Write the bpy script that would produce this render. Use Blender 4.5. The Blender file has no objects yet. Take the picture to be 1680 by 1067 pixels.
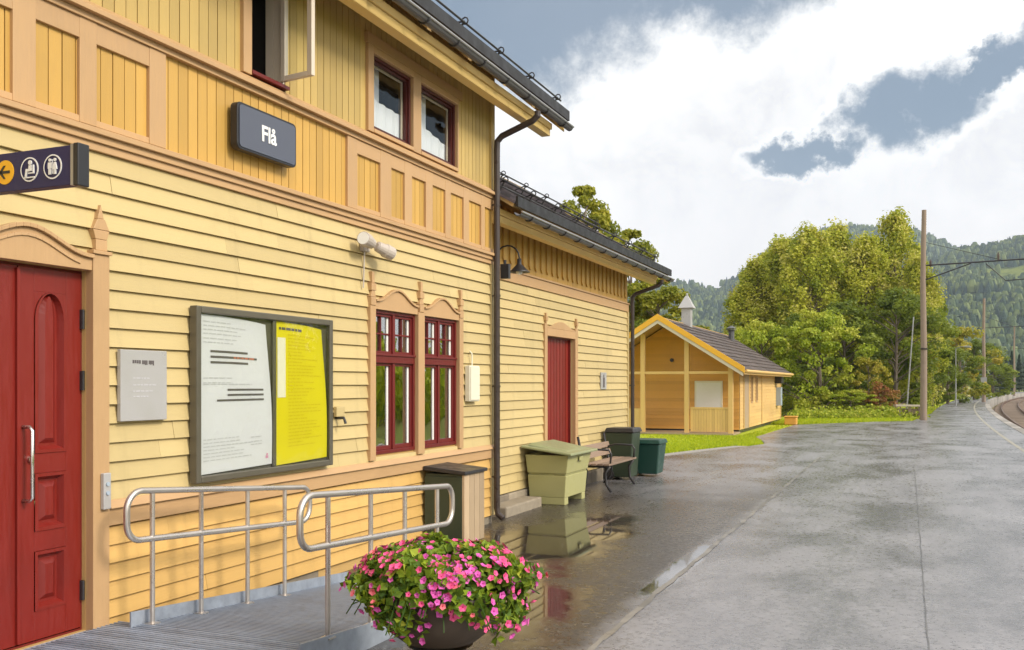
import bpy, math, random
import numpy as np
from mathutils import Vector, Matrix
random.seed(7); rng = np.random.default_rng(11)
R = math.radians
S = bpy.context.scene
# ------------------------------------------------------------------ camera
TH = R(22.75); FPX = 1550.0; EYE = 1.70; HOR = 630.0
c_, s_ = math.cos(TH), math.sin(TH)
cam = bpy.data.cameras.new('camera'); co = bpy.data.objects.new('camera', cam)
S.collection.objects.link(co); S.camera = co
co.location = (0, 0, EYE); co.rotation_euler = (R(90), 0, TH)
cam.sensor_width = 36; cam.lens = FPX/1680*36
cam.shift_y = (HOR-533.5)/1680; cam.clip_start = 0.05; cam.clip_end = 9000
# ------------------------------------------------------------------ light
SUN_EL = R(35); SUN_AZ = R(98)          # azimuth measured from +Y towards +X
sd = Vector((math.sin(SUN_AZ)*math.cos(SUN_EL), math.cos(SUN_AZ)*math.cos(SUN_EL), math.sin(SUN_EL)))
sl = bpy.data.lights.new('sun', 'SUN'); sl.energy = 3.4; sl.angle = R(15); sl.color = (1.0, .91, .76)
so = bpy.data.objects.new('sun', sl); S.collection.objects.link(so)
so.rotation_euler = sd.to_track_quat('Z', 'Y').to_euler(); so.location = (20, 20, 40)
S.view_settings.view_transform = 'Standard'; S.view_settings.look = 'None'
S.view_settings.exposure = 0.0; S.view_settings.gamma = 1.0

# helpers that turn a measured photo position into a real place ------------
def wall(x, y, X):                       # on the vertical plane X = const -> (Y, Z)
    r = (x-840)/FPX; Y = -X*(c_+r*s_)/(s_-r*c_); d = -X*s_+Y*c_
    return Y, EYE+(HOR-y)*d/FPX
def wy(x, X=-4.7): return wall(x, 0, X)[0]
def at(x, d):                            # at depth d -> (X, Y)
    lat = (x-840)/FPX*d; return lat*c_-d*s_, lat*s_+d*c_
def zat(y, d): return EYE+(HOR-y)*d/FPX
def gnd(x, y): return at(x, FPX*EYE/(y-HOR))
def E(Y): return 3.7+.00048*max(0, Y-15)**2      # platform edge
def azel(x, y):
    d = 1.0; X, Y = at(x, d); Z = (HOR-y)/FPX
    return math.atan2(X, Y), math.atan2(Z, math.hypot(X, Y))

# ------------------------------------------------------------------ world
W = bpy.data.worlds.new('World'); S.world = W; W.use_nodes = True
nt = W.node_tree; nt.nodes.clear()
def N(nt, t, **k):
    n = nt.nodes.new(t)
    for a, b in k.items(): setattr(n, a, b)
    return n
def mth(nt, op, a, b=None, c=None, clamp=False):
    n = nt.nodes.new('ShaderNodeMath'); n.operation = op; n.use_clamp = clamp
    for i, v in enumerate((a, b, c)):
        if v is None: continue
        if isinstance(v, (int, float)): n.inputs[i].default_value = v
        else: nt.links.new(v, n.inputs[i])
    return n.outputs[0]
def mixc(nt, f, a, b, mode='MIX'):
    n = nt.nodes.new('ShaderNodeMix'); n.data_type = 'RGBA'; n.blend_type = mode
    for i, v in ((0, f), (6, a), (7, b)):
        if isinstance(v, (int, float)): n.inputs[i].default_value = v
        elif isinstance(v, tuple): n.inputs[i].default_value = v if len(v) == 4 else v+(1,)
        else: nt.links.new(v, n.inputs[i])
    return n.outputs[2]
def noise(nt, vec, scale, detail=4, rough=.55, dist=0):
    n = nt.nodes.new('ShaderNodeTexNoise'); n.inputs['Scale'].default_value = scale
    n.inputs['Detail'].default_value = detail; n.inputs['Roughness'].default_value = rough
    n.inputs['Distortion'].default_value = dist
    if vec is not None: nt.links.new(vec, n.inputs['Vector'])
    return n
def mrange(nt, v, a, b, c=0, d=1, smooth=True):
    n = nt.nodes.new('ShaderNodeMapRange'); n.interpolation_type = 'SMOOTHSTEP' if smooth else 'LINEAR'
    nt.links.new(v, n.inputs[0])
    for i, q in enumerate((a, b, c, d)): n.inputs[i+1].default_value = q
    return n.outputs[0]
tc = N(nt, 'ShaderNodeTexCoord'); sky = N(nt, 'ShaderNodeTexSky')
sky.sky_type = 'NISHITA'; sky.sun_disc = False; sky.sun_elevation = SUN_EL; sky.sun_rotation = SUN_AZ
sky.air_density = 1.0; sky.dust_density = 1.2; sky.ozone_density = 1.2
dirv = tc.outputs['Generated']
sep = N(nt, 'ShaderNodeSeparateXYZ'); nt.links.new(dirv, sep.inputs[0])
az = mth(nt, 'ARCTAN2', sep.outputs[0], sep.outputs[1]); el = mth(nt, 'ARCSINE', sep.outputs[2])
wn = noise(nt, dirv, 9, 8, .62); wsep = N(nt, 'ShaderNodeSeparateXYZ'); nt.links.new(wn.outputs[1], wsep.inputs[0])
az = mth(nt, 'ADD', az, mth(nt, 'MULTIPLY', mth(nt, 'SUBTRACT', wsep.outputs[0], .5), .17)); el = mth(nt, 'ADD', el, mth(nt, 'MULTIPLY', mth(nt, 'SUBTRACT', wsep.outputs[1], .5), .13))
n1 = noise(nt, dirv, 11, 10, .66, .3); n2 = noise(nt, dirv, 34, 8, .65)
warp = mth(nt, 'ADD', mth(nt, 'MULTIPLY', mth(nt, 'SUBTRACT', n1.outputs[0], .5), 2.3),
           mth(nt, 'MULTIPLY', mth(nt, 'SUBTRACT', n2.outputs[0], .5), 1.1))
def hole(x, y, rx, ry, rot=0):           # signed field, < 0 inside a gap of blue
    a0, e0 = azel(x, y); a1 = azel(x+rx, y)[0]-a0; e1 = azel(x, y-ry)[1]-e0
    da = mth(nt, 'SUBTRACT', az, a0); de = mth(nt, 'SUBTRACT', el, e0)
    cr, sr = math.cos(R(rot)), math.sin(R(rot))
    p = mth(nt, 'ADD', mth(nt, 'MULTIPLY', da, cr/a1), mth(nt, 'MULTIPLY', de, sr/a1))
    q = mth(nt, 'ADD', mth(nt, 'MULTIPLY', da, -sr/e1), mth(nt, 'MULTIPLY', de, cr/e1))
    return mth(nt, 'SUBTRACT', mth(nt, 'SQRT', mth(nt, 'ADD', mth(nt, 'MULTIPLY', p, p), mth(nt, 'MULTIPLY', q, q))), 1.0)
fld = None
for h in (hole(820, -60, 330, 245), hole(1170, -70, 240, 150), hole(1440, 205, 72, 66, 0), hole(1520, 150, 125, 62, 14), hole(1640, 100, 95, 30, 22),
          mth(nt, 'ADD', hole(1325, 262, 110, 24, 6), .22), hole(300, -500, 600, 420), hole(2900, 0, 500, 300)):
    fld = h if fld is None else mth(nt, 'MINIMUM', fld, h)
fld = mth(nt, 'ADD', fld, mth(nt, 'MULTIPLY', warp, .52))
cover = mrange(nt, fld, -.38, .30)
shade = noise(nt, dirv, 3.2, 6, .55, .4)
bright = mrange(nt, shade.outputs[0], .32, .62, .0, 1.0)
edge = mrange(nt, fld, 0, .9, 0, .35)
lowgrey = mrange(nt, el, .06, .28, .0, 1)
puff = mrange(nt, n1.outputs[0], .36, .60, 0, 1)
bright2 = mth(nt, 'MAXIMUM', mth(nt, 'MULTIPLY', mth(nt, 'ADD', mth(nt, 'MULTIPLY', bright, .5), mth(nt, 'MULTIPLY', puff, .5)), 1.0), mth(nt, 'SUBTRACT', 1.0, mth(nt, 'MULTIPLY', edge, 3)))
ccol = mixc(nt, bright2, (9.0, 8.95, 9.15), (13.2, 13.0, 12.6))
ccol = mixc(nt, lowgrey, mixc(nt, shade.outputs[0], (9.8, 9.6, 9.8), (13.0, 12.6, 12.3)), ccol)
blue = mixc(nt, .62, sky.outputs[0], (2.3, 3.2, 4.2))
veil = noise(nt, dirv, 2.2, 5, .5)
blue = mixc(nt, mrange(nt, veil.outputs[0],   .3, .75, .0, .22), blue, (6.0, 6.4, 7.2))
# clouds on the sun's side, out of view, brightened as added soft fill
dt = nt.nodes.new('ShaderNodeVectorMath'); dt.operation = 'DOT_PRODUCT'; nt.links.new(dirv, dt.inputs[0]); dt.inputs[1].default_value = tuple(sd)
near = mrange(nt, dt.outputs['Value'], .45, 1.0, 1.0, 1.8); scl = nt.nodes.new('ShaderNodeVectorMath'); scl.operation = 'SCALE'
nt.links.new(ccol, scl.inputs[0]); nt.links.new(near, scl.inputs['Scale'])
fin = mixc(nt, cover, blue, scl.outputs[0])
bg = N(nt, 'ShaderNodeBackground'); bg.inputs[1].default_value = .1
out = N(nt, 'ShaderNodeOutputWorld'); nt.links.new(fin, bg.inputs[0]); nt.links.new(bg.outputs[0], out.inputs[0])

# ------------------------------------------------------------------ materials
MATS = {}
def base_mat(name):
    m = bpy.data.materials.new(name); m.use_nodes = True
    nt = m.node_tree; b = nt.nodes['Principled BSDF']; MATS[name] = m
    return m, nt, b
def bump(nt, b, h, strength, dist=.01):
    n = nt.nodes.new('ShaderNodeBump'); n.inputs['Strength'].default_value = strength; n.inputs['Distance'].default_value = dist
    nt.links.new(h, n.inputs['Height']); nt.links.new(n.outputs[0], b.inputs['Normal']); return n
def mapped(nt, scale=(1, 1, 1), which='Object'):
    t = nt.nodes.new('ShaderNodeTexCoord'); m = nt.nodes.new('ShaderNodeMapping'); m.inputs['Scale'].default_value = scale
    nt.links.new(t.outputs[which], m.inputs[0]); return m.outputs[0]
def paint(name, col, rough=.5, grain=(1, 1, 1), amp=.14, dirt=.25, gscale=14, dirtcol=None, metal=0, bmp=.25, drip=0):
    m, nt, b = base_mat(name)
    v = mapped(nt, grain); a = nt.nodes.new('ShaderNodeAttribute'); a.attribute_name = 'var'
    g = noise(nt, v, gscale, 5, .6); big = noise(nt, mapped(nt), 1.3, 5, .6)
    f = mth(nt, 'ADD', mth(nt, 'MULTIPLY', mth(nt, 'SUBTRACT', g.outputs[0], .5), amp*1.6), mth(nt, 'MULTIPLY', a.outputs['Fac'], amp))
    f = mth(nt, 'ADD', f, 1.0)
    sc = nt.nodes.new('ShaderNodeVectorMath'); sc.operation = 'SCALE'; sc.inputs[0].default_value = col
    nt.links.new(f, sc.inputs['Scale'])
    d = dirtcol or tuple(q*.62 for q in col)
    k = mth(nt, 'MULTIPLY', mrange(nt, big.outputs[0], .5, .78), dirt)
    cc = mixc(nt, k, sc.outputs[0], d)
    dr_ = noise(nt, mapped(nt, (7, 7, .55)), 1.0, 5, .6)
    if drip: cc = mixc(nt, mth(nt, 'MULTIPLY', mrange(nt, dr_.outputs[0], .52, .76), drip), cc, d)
    nt.links.new(cc, b.inputs['Base Color']); b.inputs['Metallic'].default_value = metal
    nt.links.new(mrange(nt, g.outputs[0], .3, .7, rough-.08, rough+.12), b.inputs['Roughness'])
    if bmp: bump(nt, b, g.outputs[0], bmp, .004)
    return m
def plain(name, col, rough=.5, metal=0, emis=None):
    m, nt, b = base_mat(name); b.inputs['Base Color'].default_value = col+(1,)
    b.inputs['Roughness'].default_value = rough; b.inputs['Metallic'].default_value = metal
    return m
H = (6, .6, 6); V = (6, 6, .5)
SID = (.53, .41, .19); ORA = (.72, .45, .13); PEA = (.49, .305, .15)
paint('siding', SID, .55, (4, .5, 9), .075, .3, 12, (.36, .28, .13), drip=.35)
paint('plinth_siding', (.60, .37, .12), .5, (4, .5, 9), .09, .3, 12, drip=.35)
paint('frieze', (.53, .315, .075), .5, (9, 9, .5), .12, .2, 12)
paint('upper', (.49, .345, .115), .5, (9, 9, .5), .12, .25, 12)
paint('trim', PEA, .48, (5, .6, 6), .12, .25, 10)
paint('trim_v', PEA, .48, (6, 6, .6), .12, .25, 10)
paint('beam', (.76, .54, .20), .5, (5, .4, 5), .1, .2, 10)
paint('soffit', (.50, .32, .12), .6, (5, .6, 5), .15, .3, 10)
paint('red', (.19, .012, .007), .42, (6, 6, .6), .16, .4, 8, (.12, .010, .007), bmp=.12, drip=.4)
paint('redwin', (.14, .011, .010), .38, (6, 6, .6), .12, .2, 8, bmp=.1)
paint('slate', (.088, .074, .088), .55, (1, 1, 1), .55, .4, 9, (.12, .11, .10), bmp=.5)
paint('zinc', (.42, .42, .44), .38, (1, 1, 1), .15, .3, 6, metal=.7, bmp=.05)
paint('guttermetal', (.10, .10, .105), .45, (1, 1, 1), .15, .3, 6, bmp=.05)  # darker than the bead: shade beneath the gutter put into its colour
paint('roofedge', (.012, .012, .014), .5, (1, 1, 1), .1, .1, 6, bmp=.05)
paint('houseroof', (.072, .05, .042), .6, (1, 1, 1), .45, .4, 9, (.1, .08, .06), bmp=.5)
paint('galv', (.30, .335, .40), .42, (1, 1, 1), .45, .5, 14, metal=.25, bmp=.05)
paint('galv_pipe', (.60, .55, .51), .30, (1, 1, 1), .02, .06, 4, metal=.85, bmp=.03)
paint('steel', (.70, .66, .62), .22, (1, 1, 1), .05, .1, 9, metal=.95, bmp=0)
paint('darkmetal', (.028, .026, .028), .38, (1, 1, 1), .2, .2, 9, bmp=.05)
paint('pipe', (.045, .032, .028), .35, (1, 1, 1), .2, .2, 9, bmp=.05)
paint('stone', (.22, .185, .14), .8, (1, 1, 1), .5, .5, 11, bmp=.8)
paint('concrete', (.30, .275, .245), .7, (1, 1, 1), .3, .5, 6, bmp=.4)
paint('seamfill', (.19, .175, .155), .35, (1, 1, 1), .35, .8, 4, (.05, .045, .04), bmp=.3)
paint('seamdark', (.09, .085, .085), .35, (1, 1, 1), .3, .8, 4, (.2, .19, .18), bmp=.3)
paint('maroon', (.075, .012, .009), .4, (6, 6, .6), .1, .2, 8, bmp=.1)
paint('grit', (.40, .385, .17), .48, (1, 1, 1), .06, .35, 5, (.36, .33, .16), bmp=.06)
paint('gritlid', (.27, .29, .155), .4, (1, 1, 1), .08, .35, 5, (.22, .22, .13), bmp=.08)
paint('greenwood', (.035, .052, .030), .45, (6, 6, .7), .25, .3, 9)
paint('tealplastic', (.012, .055, .040), .4, (1, 1, 1), .1, .2, 9, bmp=.05)
paint('barewood', (.42, .31, .20), .55, (6, 6, .6), .25, .4, 9)
paint('benchwood', (.26, .18, .13), .45, (4, .6, 4), .25, .4, 9)
paint('white', (.78, .77, .74), .45, (1, 1, 1), .05, .15, 5, bmp=.03)
paint('whiteframe', (.62, .54, .44), .4, (1, 1, 1), .08, .2, 5, bmp=.05)
paint('greyplate', (.44, .43, .43), .35, (1, 1, 1), .04, .15, 3, metal=.2, bmp=.02)
paint('lamp_cream', (.48, .42, .37), .4, (1, 1, 1), .05, .2, 5, bmp=.02)
paint('boardframe', (.125, .112, .085), .36, (1, 1, 1), .1, .2, 7, metal=.3, bmp=.03)
paint('housepaint', (.66, .34, .065), .5, (5, .6, 8), .12, .2, 8)
paint('housetrim', (.68, .44, .16), .5, (5, 5, 1), .1, .2, 8)
paint('verge', (.76, .40, .03), .5, (3, 3, 3), .1, .2, 8)
paint('polewood', (.27, .205, .155), .75, (9, 9, .4), .45, .5, 9, (.12, .085, .06), bmp=.7)
paint('bark', (.16, .125, .095), .85, (5, 5, .8), .4, .4, 6, (.45, .42, .38), bmp=.8)
paint('curtain', (.72, .74, .80), .8, (20, 20, .3), .2, .1, 3, bmp=.4)
paint('terracotta', (.085, .062, .045), .55, (1, 1, 1), .3, .5, 9, (.11, .08, .05), bmp=.3)
paint('ballast', (.13, .095, .07), .9, (1, 1, 1), .7, .5, 9, bmp=1)
paint('railsteel', (.16, .09, .06), .4, (1, 1, 1), .3, .3, 6, metal=.5)
paint('paper', (.62, .61, .65), .35, (1, 1, 1), .02, .05, 2, bmp=.05)
paint('yellowpaper', (.66, .56, .010), .35, (1, 1, 1), .03, .06, 2, (.62, .50, .01), bmp=.05)
paint('wornpaint', (.30, .28, .22), .5, (1, 1, 1), .3, .8, 9, (.2, .19, .18), bmp=.2)
plain('blacksign', (.018, .018, .022), .3); plain('greysign', (.085, .095, .13), .3)
plain('navy', (.016, .015, .085), .5); plain('signwhite', (.80, .80, .80), .4); plain('signyellow', (.85, .45, .02), .4)
plain('ink', (.10, .085, .085), .6); plain('inklight', (.50, .49, .52), .6); plain('inkred', (.45, .15, .10), .6)
plain('inkyellow', (.58, .46, .01), .6); plain('inkpink', (.6, .25, .4), .6)
plain('roomdark', (.03, .028, .026), .9); plain('ivory', (.72, .68, .55), .4); plain('bluegrey', (.35, .42, .5), .4)
plain('insul', (.10, .06, .05), .3); plain('lampglass', (.8, .8, .78), .15)
def glass(name, refl, tint=(.9, .95, .95), alpha=.5):
    m, nt, b = base_mat(name); o = nt.nodes['Material Output']; nt.nodes.remove(b)
    g = nt.nodes.new('ShaderNodeBsdfGlossy'); g.inputs['Roughness'].default_value = .015; g.inputs['Color'].default_value = (.95, .97, .95, 1)
    t = nt.nodes.new('ShaderNodeBsdfTransparent'); t.inputs[0].default_value = tint+(1,)
    l = nt.nodes.new('ShaderNodeLayerWeight'); l.inputs[0].default_value = alpha
    nz = noise(nt, mapped(nt, (1.2, 1.2, 1.2)), 2.0, 2, .5); bp = nt.nodes.new('ShaderNodeBump')
    bp.inputs['Strength'].default_value = .12; bp.inputs['Distance'].default_value = .05
    nt.links.new(nz.outputs[0], bp.inputs['Height']); nt.links.new(bp.outputs[0], g.inputs['Normal'])
    f = mth(nt, 'ADD', mth(nt, 'MULTIPLY', l.outputs[0], .6), refl, clamp=True)
    x = nt.nodes.new('ShaderNodeMixShader'); nt.links.new(f, x.inputs[0]); nt.links.new(t.outputs[0], x.inputs[1]); nt.links.new(g.outputs[0], x.inputs[2])
    nt.links.new(x.outputs[0], o.inputs[0]); return m
glass('glass', .42); glass('upperglass', .06, (.95, .97, .96), .3); glass('clearglass', .04, (.93, .96, .93), .25)
def leafmat(name, cols, trans=.35):
    m, nt, b = base_mat(name); a = nt.nodes.new('ShaderNodeAttribute'); a.attribute_name = 'var'
    cr = nt.nodes.new('ShaderNodeValToRGB'); nt.links.new(a.outputs['Fac'], cr.inputs[0])
    e = cr.color_ramp.elements; e[0].color = cols[0]+(1,); e[1].color = cols[-1]+(1,)
    for i, q in enumerate(cols[1:-1]): el_ = e.new((i+1)/(len(cols)-1)); el_.color = q+(1,)
    o = nt.nodes['Material Output']; t = nt.nodes.new('ShaderNodeBsdfTranslucent'); x = nt.nodes.new('ShaderNodeMixShader')
    b.inputs['Roughness'].default_value = .5; b.inputs['Specular IOR Level'].default_value = .3
    nt.links.new(cr.outputs[0], b.inputs['Base Color'])
    nt.links.new(mixc(nt, .5, cr.outputs[0], (.35, .42, .04), 'MIX'), t.inputs[0])
    x.inputs[0].default_value = trans
    nt.links.new(b.outputs[0], x.inputs[1]); nt.links.new(t.outputs[0], x.inputs[2]); nt.links.new(x.outputs[0], o.inputs[0])
    return m
leafmat('leaf_birch', [(.18, .23, .02), (.40, .43, .04), (.60, .57, .07), (.66, .58, .2)], .4)
leafmat('leaf_dark', [(.08, .12, .016), (.17, .22, .028), (.30, .34, .045)], .4)
leafmat('leaf_bright', [(.20, .28, .018), (.40, .46, .035), (.58, .56, .09)], .4)
leafmat('leaf_yellow', [(.22, .22, .02), (.42, .36, .04), (.5, .38, .07)])
leafmat('leaf_red', [(.20, .12, .04), (.36, .12, .06), (.4, .2, .06)])
leafmat('leaf_pine', [(.14, .17, .022), (.34, .33, .030), (.55, .47, .06)], .4)
leafmat('leaf_conifer', [(.012, .028, .014), (.025, .045, .02)], .1)
leafmat('leaf_petunia', [(.045, .10, .014), (.13, .22, .022), (.32, .42, .03), (.46, .48, .06)], .35)
leafmat('grassblade', [(.24, .34, .012), (.42, .50, .014), (.56, .58, .02)], .45)
def petal(name, col, dark):
    m, nt, b = base_mat(name); a = nt.nodes.new('ShaderNodeAttribute'); a.attribute_name = 'var'
    nt.links.new(mixc(nt, a.outputs['Fac'], dark, col), b.inputs['Base Color']); b.inputs['Roughness'].default_value = .6
    b.inputs['Specular IOR Level'].default_value = .2
    return m
petal('petal_pink', (.80, .12, .30), (.55, .03, .14)); petal('petal_magenta', (.70, .13, .46), (.40, .03, .22)); petal('petal_coral', (.80, .20, .24), (.60, .06, .10))

# ground materials
def groundmat():
    m, nt, b = base_mat('asphalt'); p = mapped(nt, which='Object')
    sp = nt.nodes.new('ShaderNodeSeparateXYZ'); nt.links.new(p, sp.inputs[0])
    X, Y = sp.outputs[0], sp.outputs[1]
    big = noise(nt, p, .35, 5, .6); mid = noise(nt, p, 1.6, 6, .62); fine = noise(nt, p, 55, 4, .7); grit = noise(nt, p, 190, 2, .6)
    mp = nt.nodes.new('ShaderNodeMapping'); mp.inputs['Scale'].default_value = (.75, .42, 1); nt.links.new(p, mp.inputs[0])
    streak = noise(nt, mp.outputs[0], 1.0, 7, .68, .3)
    # old asphalt by the building (a different, browner laying) against the newer grey one
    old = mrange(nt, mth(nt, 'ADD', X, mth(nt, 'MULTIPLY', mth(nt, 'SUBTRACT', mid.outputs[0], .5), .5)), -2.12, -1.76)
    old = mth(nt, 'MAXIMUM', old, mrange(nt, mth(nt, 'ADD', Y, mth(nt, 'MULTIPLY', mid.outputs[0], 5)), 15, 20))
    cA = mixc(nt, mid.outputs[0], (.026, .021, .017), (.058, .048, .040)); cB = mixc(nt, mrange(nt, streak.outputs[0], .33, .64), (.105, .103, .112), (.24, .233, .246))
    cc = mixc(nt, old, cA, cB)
    g2 = noise(nt, p, 16, 5, .75); vo = nt.nodes.new('ShaderNodeTexVoronoi'); vo.inputs['Scale'].default_value = 42; nt.links.new(p, vo.inputs[0])
    grain = mth(nt, 'ADD', mth(nt, 'MULTIPLY', mrange(nt, g2.outputs[0], .36, .64, .78, 1.24), .75), mth(nt, 'MULTIPLY', mrange(nt, fine.outputs[0], .38, .62, .55, 1.45), .25))
    gs = nt.nodes.new('ShaderNodeVectorMath'); gs.operation = 'SCALE'; nt.links.new(cc, gs.inputs[0]); nt.links.new(grain, gs.inputs['Scale']); cc = gs.outputs[0]
    cs_ = nt.nodes.new('ShaderNodeSeparateColor'); nt.links.new(vo.outputs['Color'], cs_.inputs[0])
    cc = mixc(nt, mrange(nt, cs_.outputs[0], .90, .97, 0, .3), cc, (.24, .23, .22)); cc = mixc(nt, mrange(nt, cs_.outputs[1], .90, .97, 0, .3), cc, (.03, .028, .028))
    crack = nt.nodes.new('ShaderNodeTexVoronoi'); crack.feature = 'DISTANCE_TO_EDGE'; crack.inputs['Scale'].default_value = .33
    wv = nt.nodes.new('ShaderNodeVectorMath'); wv.operation = 'MULTIPLY_ADD'
    nt.links.new(mid.outputs[1], wv.inputs[0]); wv.inputs[1].default_value = (.5, .5, 0); nt.links.new(p, wv.inputs[2]); nt.links.new(wv.outputs[0], crack.inputs[0])
    ck = mrange(nt, crack.outputs[0], .0, .006, .55, 0)
    cc = mixc(nt, mth(nt, 'MULTIPLY', ck, .35), cc, (.03, .028, .025))
    nt.links.new(cc, b.inputs['Base Color'])
    def ell(x0, y0, rx, ry):
        a = mth(nt, 'DIVIDE', mth(nt, 'SUBTRACT', X, x0), rx); q = mth(nt, 'DIVIDE', mth(nt, 'SUBTRACT', Y, y0), ry)
        return mth(nt, 'SQRT', mth(nt, 'ADD', mth(nt, 'MULTIPLY', a, a), mth(nt, 'MULTIPLY', q, q)))
    pd = mth(nt, 'MINIMUM', ell(-3.55, 9.7, .75, 2.3), ell(-1.95, 8.6, .13, 1.6))
    pd = mth(nt, 'MINIMUM', pd, ell(-3.1, 6.6, .9, 1.3))
    pd = mth(nt, 'ADD', pd, mth(nt, 'MULTIPLY', mth(nt, 'SUBTRACT', mid.outputs[0], .5), 1.5))
    pud = mrange(nt, pd, 1.15, .65)
    small = mrange(nt, noise(nt, p, .85, 4, .55).outputs[0], .62, .76, 0, .35)
    lng = nt.nodes.new('ShaderNodeMapping'); lng.inputs['Scale'].default_value = (2.6, .35, 1); nt.links.new(p, lng.inputs[0])
    wetl = noise(nt, lng.outputs[0], 1.0, 6, .65)
    pud = mth(nt, 'MAXIMUM', pud, small)
    damp = mrange(nt, streak.outputs[0], .32, .66)
    ra = mixc(nt, damp, (.24, .24, .24), (.38, .38, .38)); ra = mixc(nt, old, mixc(nt, damp, (.24, .24, .24), (.40, .40, .40)), ra)
    ra = mixc(nt, mrange(nt, wetl.outputs[0], .45, .65, 0, .7), ra, (.24, .24, .24))
    rr = mixc(nt, pud, ra, (.03, .03, .03)); rv = nt.nodes.new('ShaderNodeVectorMath'); rv.operation = 'SCALE'; nt.links.new(rr, rv.inputs[0]); nt.links.new(mrange(nt, g2.outputs[0], .3, .7, .6, 1.4), rv.inputs['Scale']); nt.links.new(rv.outputs[0], b.inputs['Roughness'])
    b.inputs['IOR'].default_value = 1.5; b.inputs['Specular IOR Level'].default_value = .85
    hh = mth(nt, 'ADD', mth(nt, 'MULTIPLY', fine.outputs[0], .5), mth(nt, 'MULTIPLY', g2.outputs[0], .8))
    bn = bump(nt, b, hh, .35, .006); nt.links.new(mth(nt, 'MULTIPLY', mth(nt, 'SUBTRACT', 1.0, pud), .38), bn.inputs['Strength'])
    return m
groundmat()
def turf(name, a, b_, d):
    m, nt, b = base_mat(name); p = mapped(nt); n = noise(nt, p, 1.2, 8, .7); k = noise(nt, p, .05, 6, .6)
    cc = mixc(nt, n.outputs[0], a, b_); cc = mixc(nt, mrange(nt, k.outputs[0], .4, .6), cc, d)
    nt.links.new(cc, b.inputs['Base Color']); b.inputs['Roughness'].default_value = .9
    bump(nt, b, noise(nt, p, 12, 5, .7).outputs[0], .8, .08); return m
turf('meadow', (.12, .17, .02), (.27, .29, .035), (.30, .26, .06)); turf('lawn', (.30, .40, .012), (.48, .54, .015), (.44, .50, .015))
turf('earth', (.10, .09, .05), (.17, .16, .08), (.12, .14, .04))
def hillmat():
    m, nt, b = base_mat('hillforest'); p = mapped(nt)
    a = nt.nodes.new('ShaderNodeAttribute'); a.attribute_name = 'var'
    n = noise(nt, p, .012, 7, .62, .5); f = noise(nt, p, .12, 6, .7)
    c1 = mixc(nt, f.outputs[0], (.025, .055, .022), (.13, .17, .04)); c2 = mixc(nt, f.outputs[0], (.13, .19, .035), (.36, .38, .09))
    cc = mixc(nt, mrange(nt, n.outputs[0], .46, .60), c1, c2)
    nt.links.new(cc, b.inputs['Base Color']); b.inputs['Roughness'].default_value = 1.0; b.inputs['Specular IOR Level'].default_value = .1
    bump(nt, b, noise(nt, p, .16, 6, .75).outputs[0], 1.0, 6); return m
hillmat()

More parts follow.
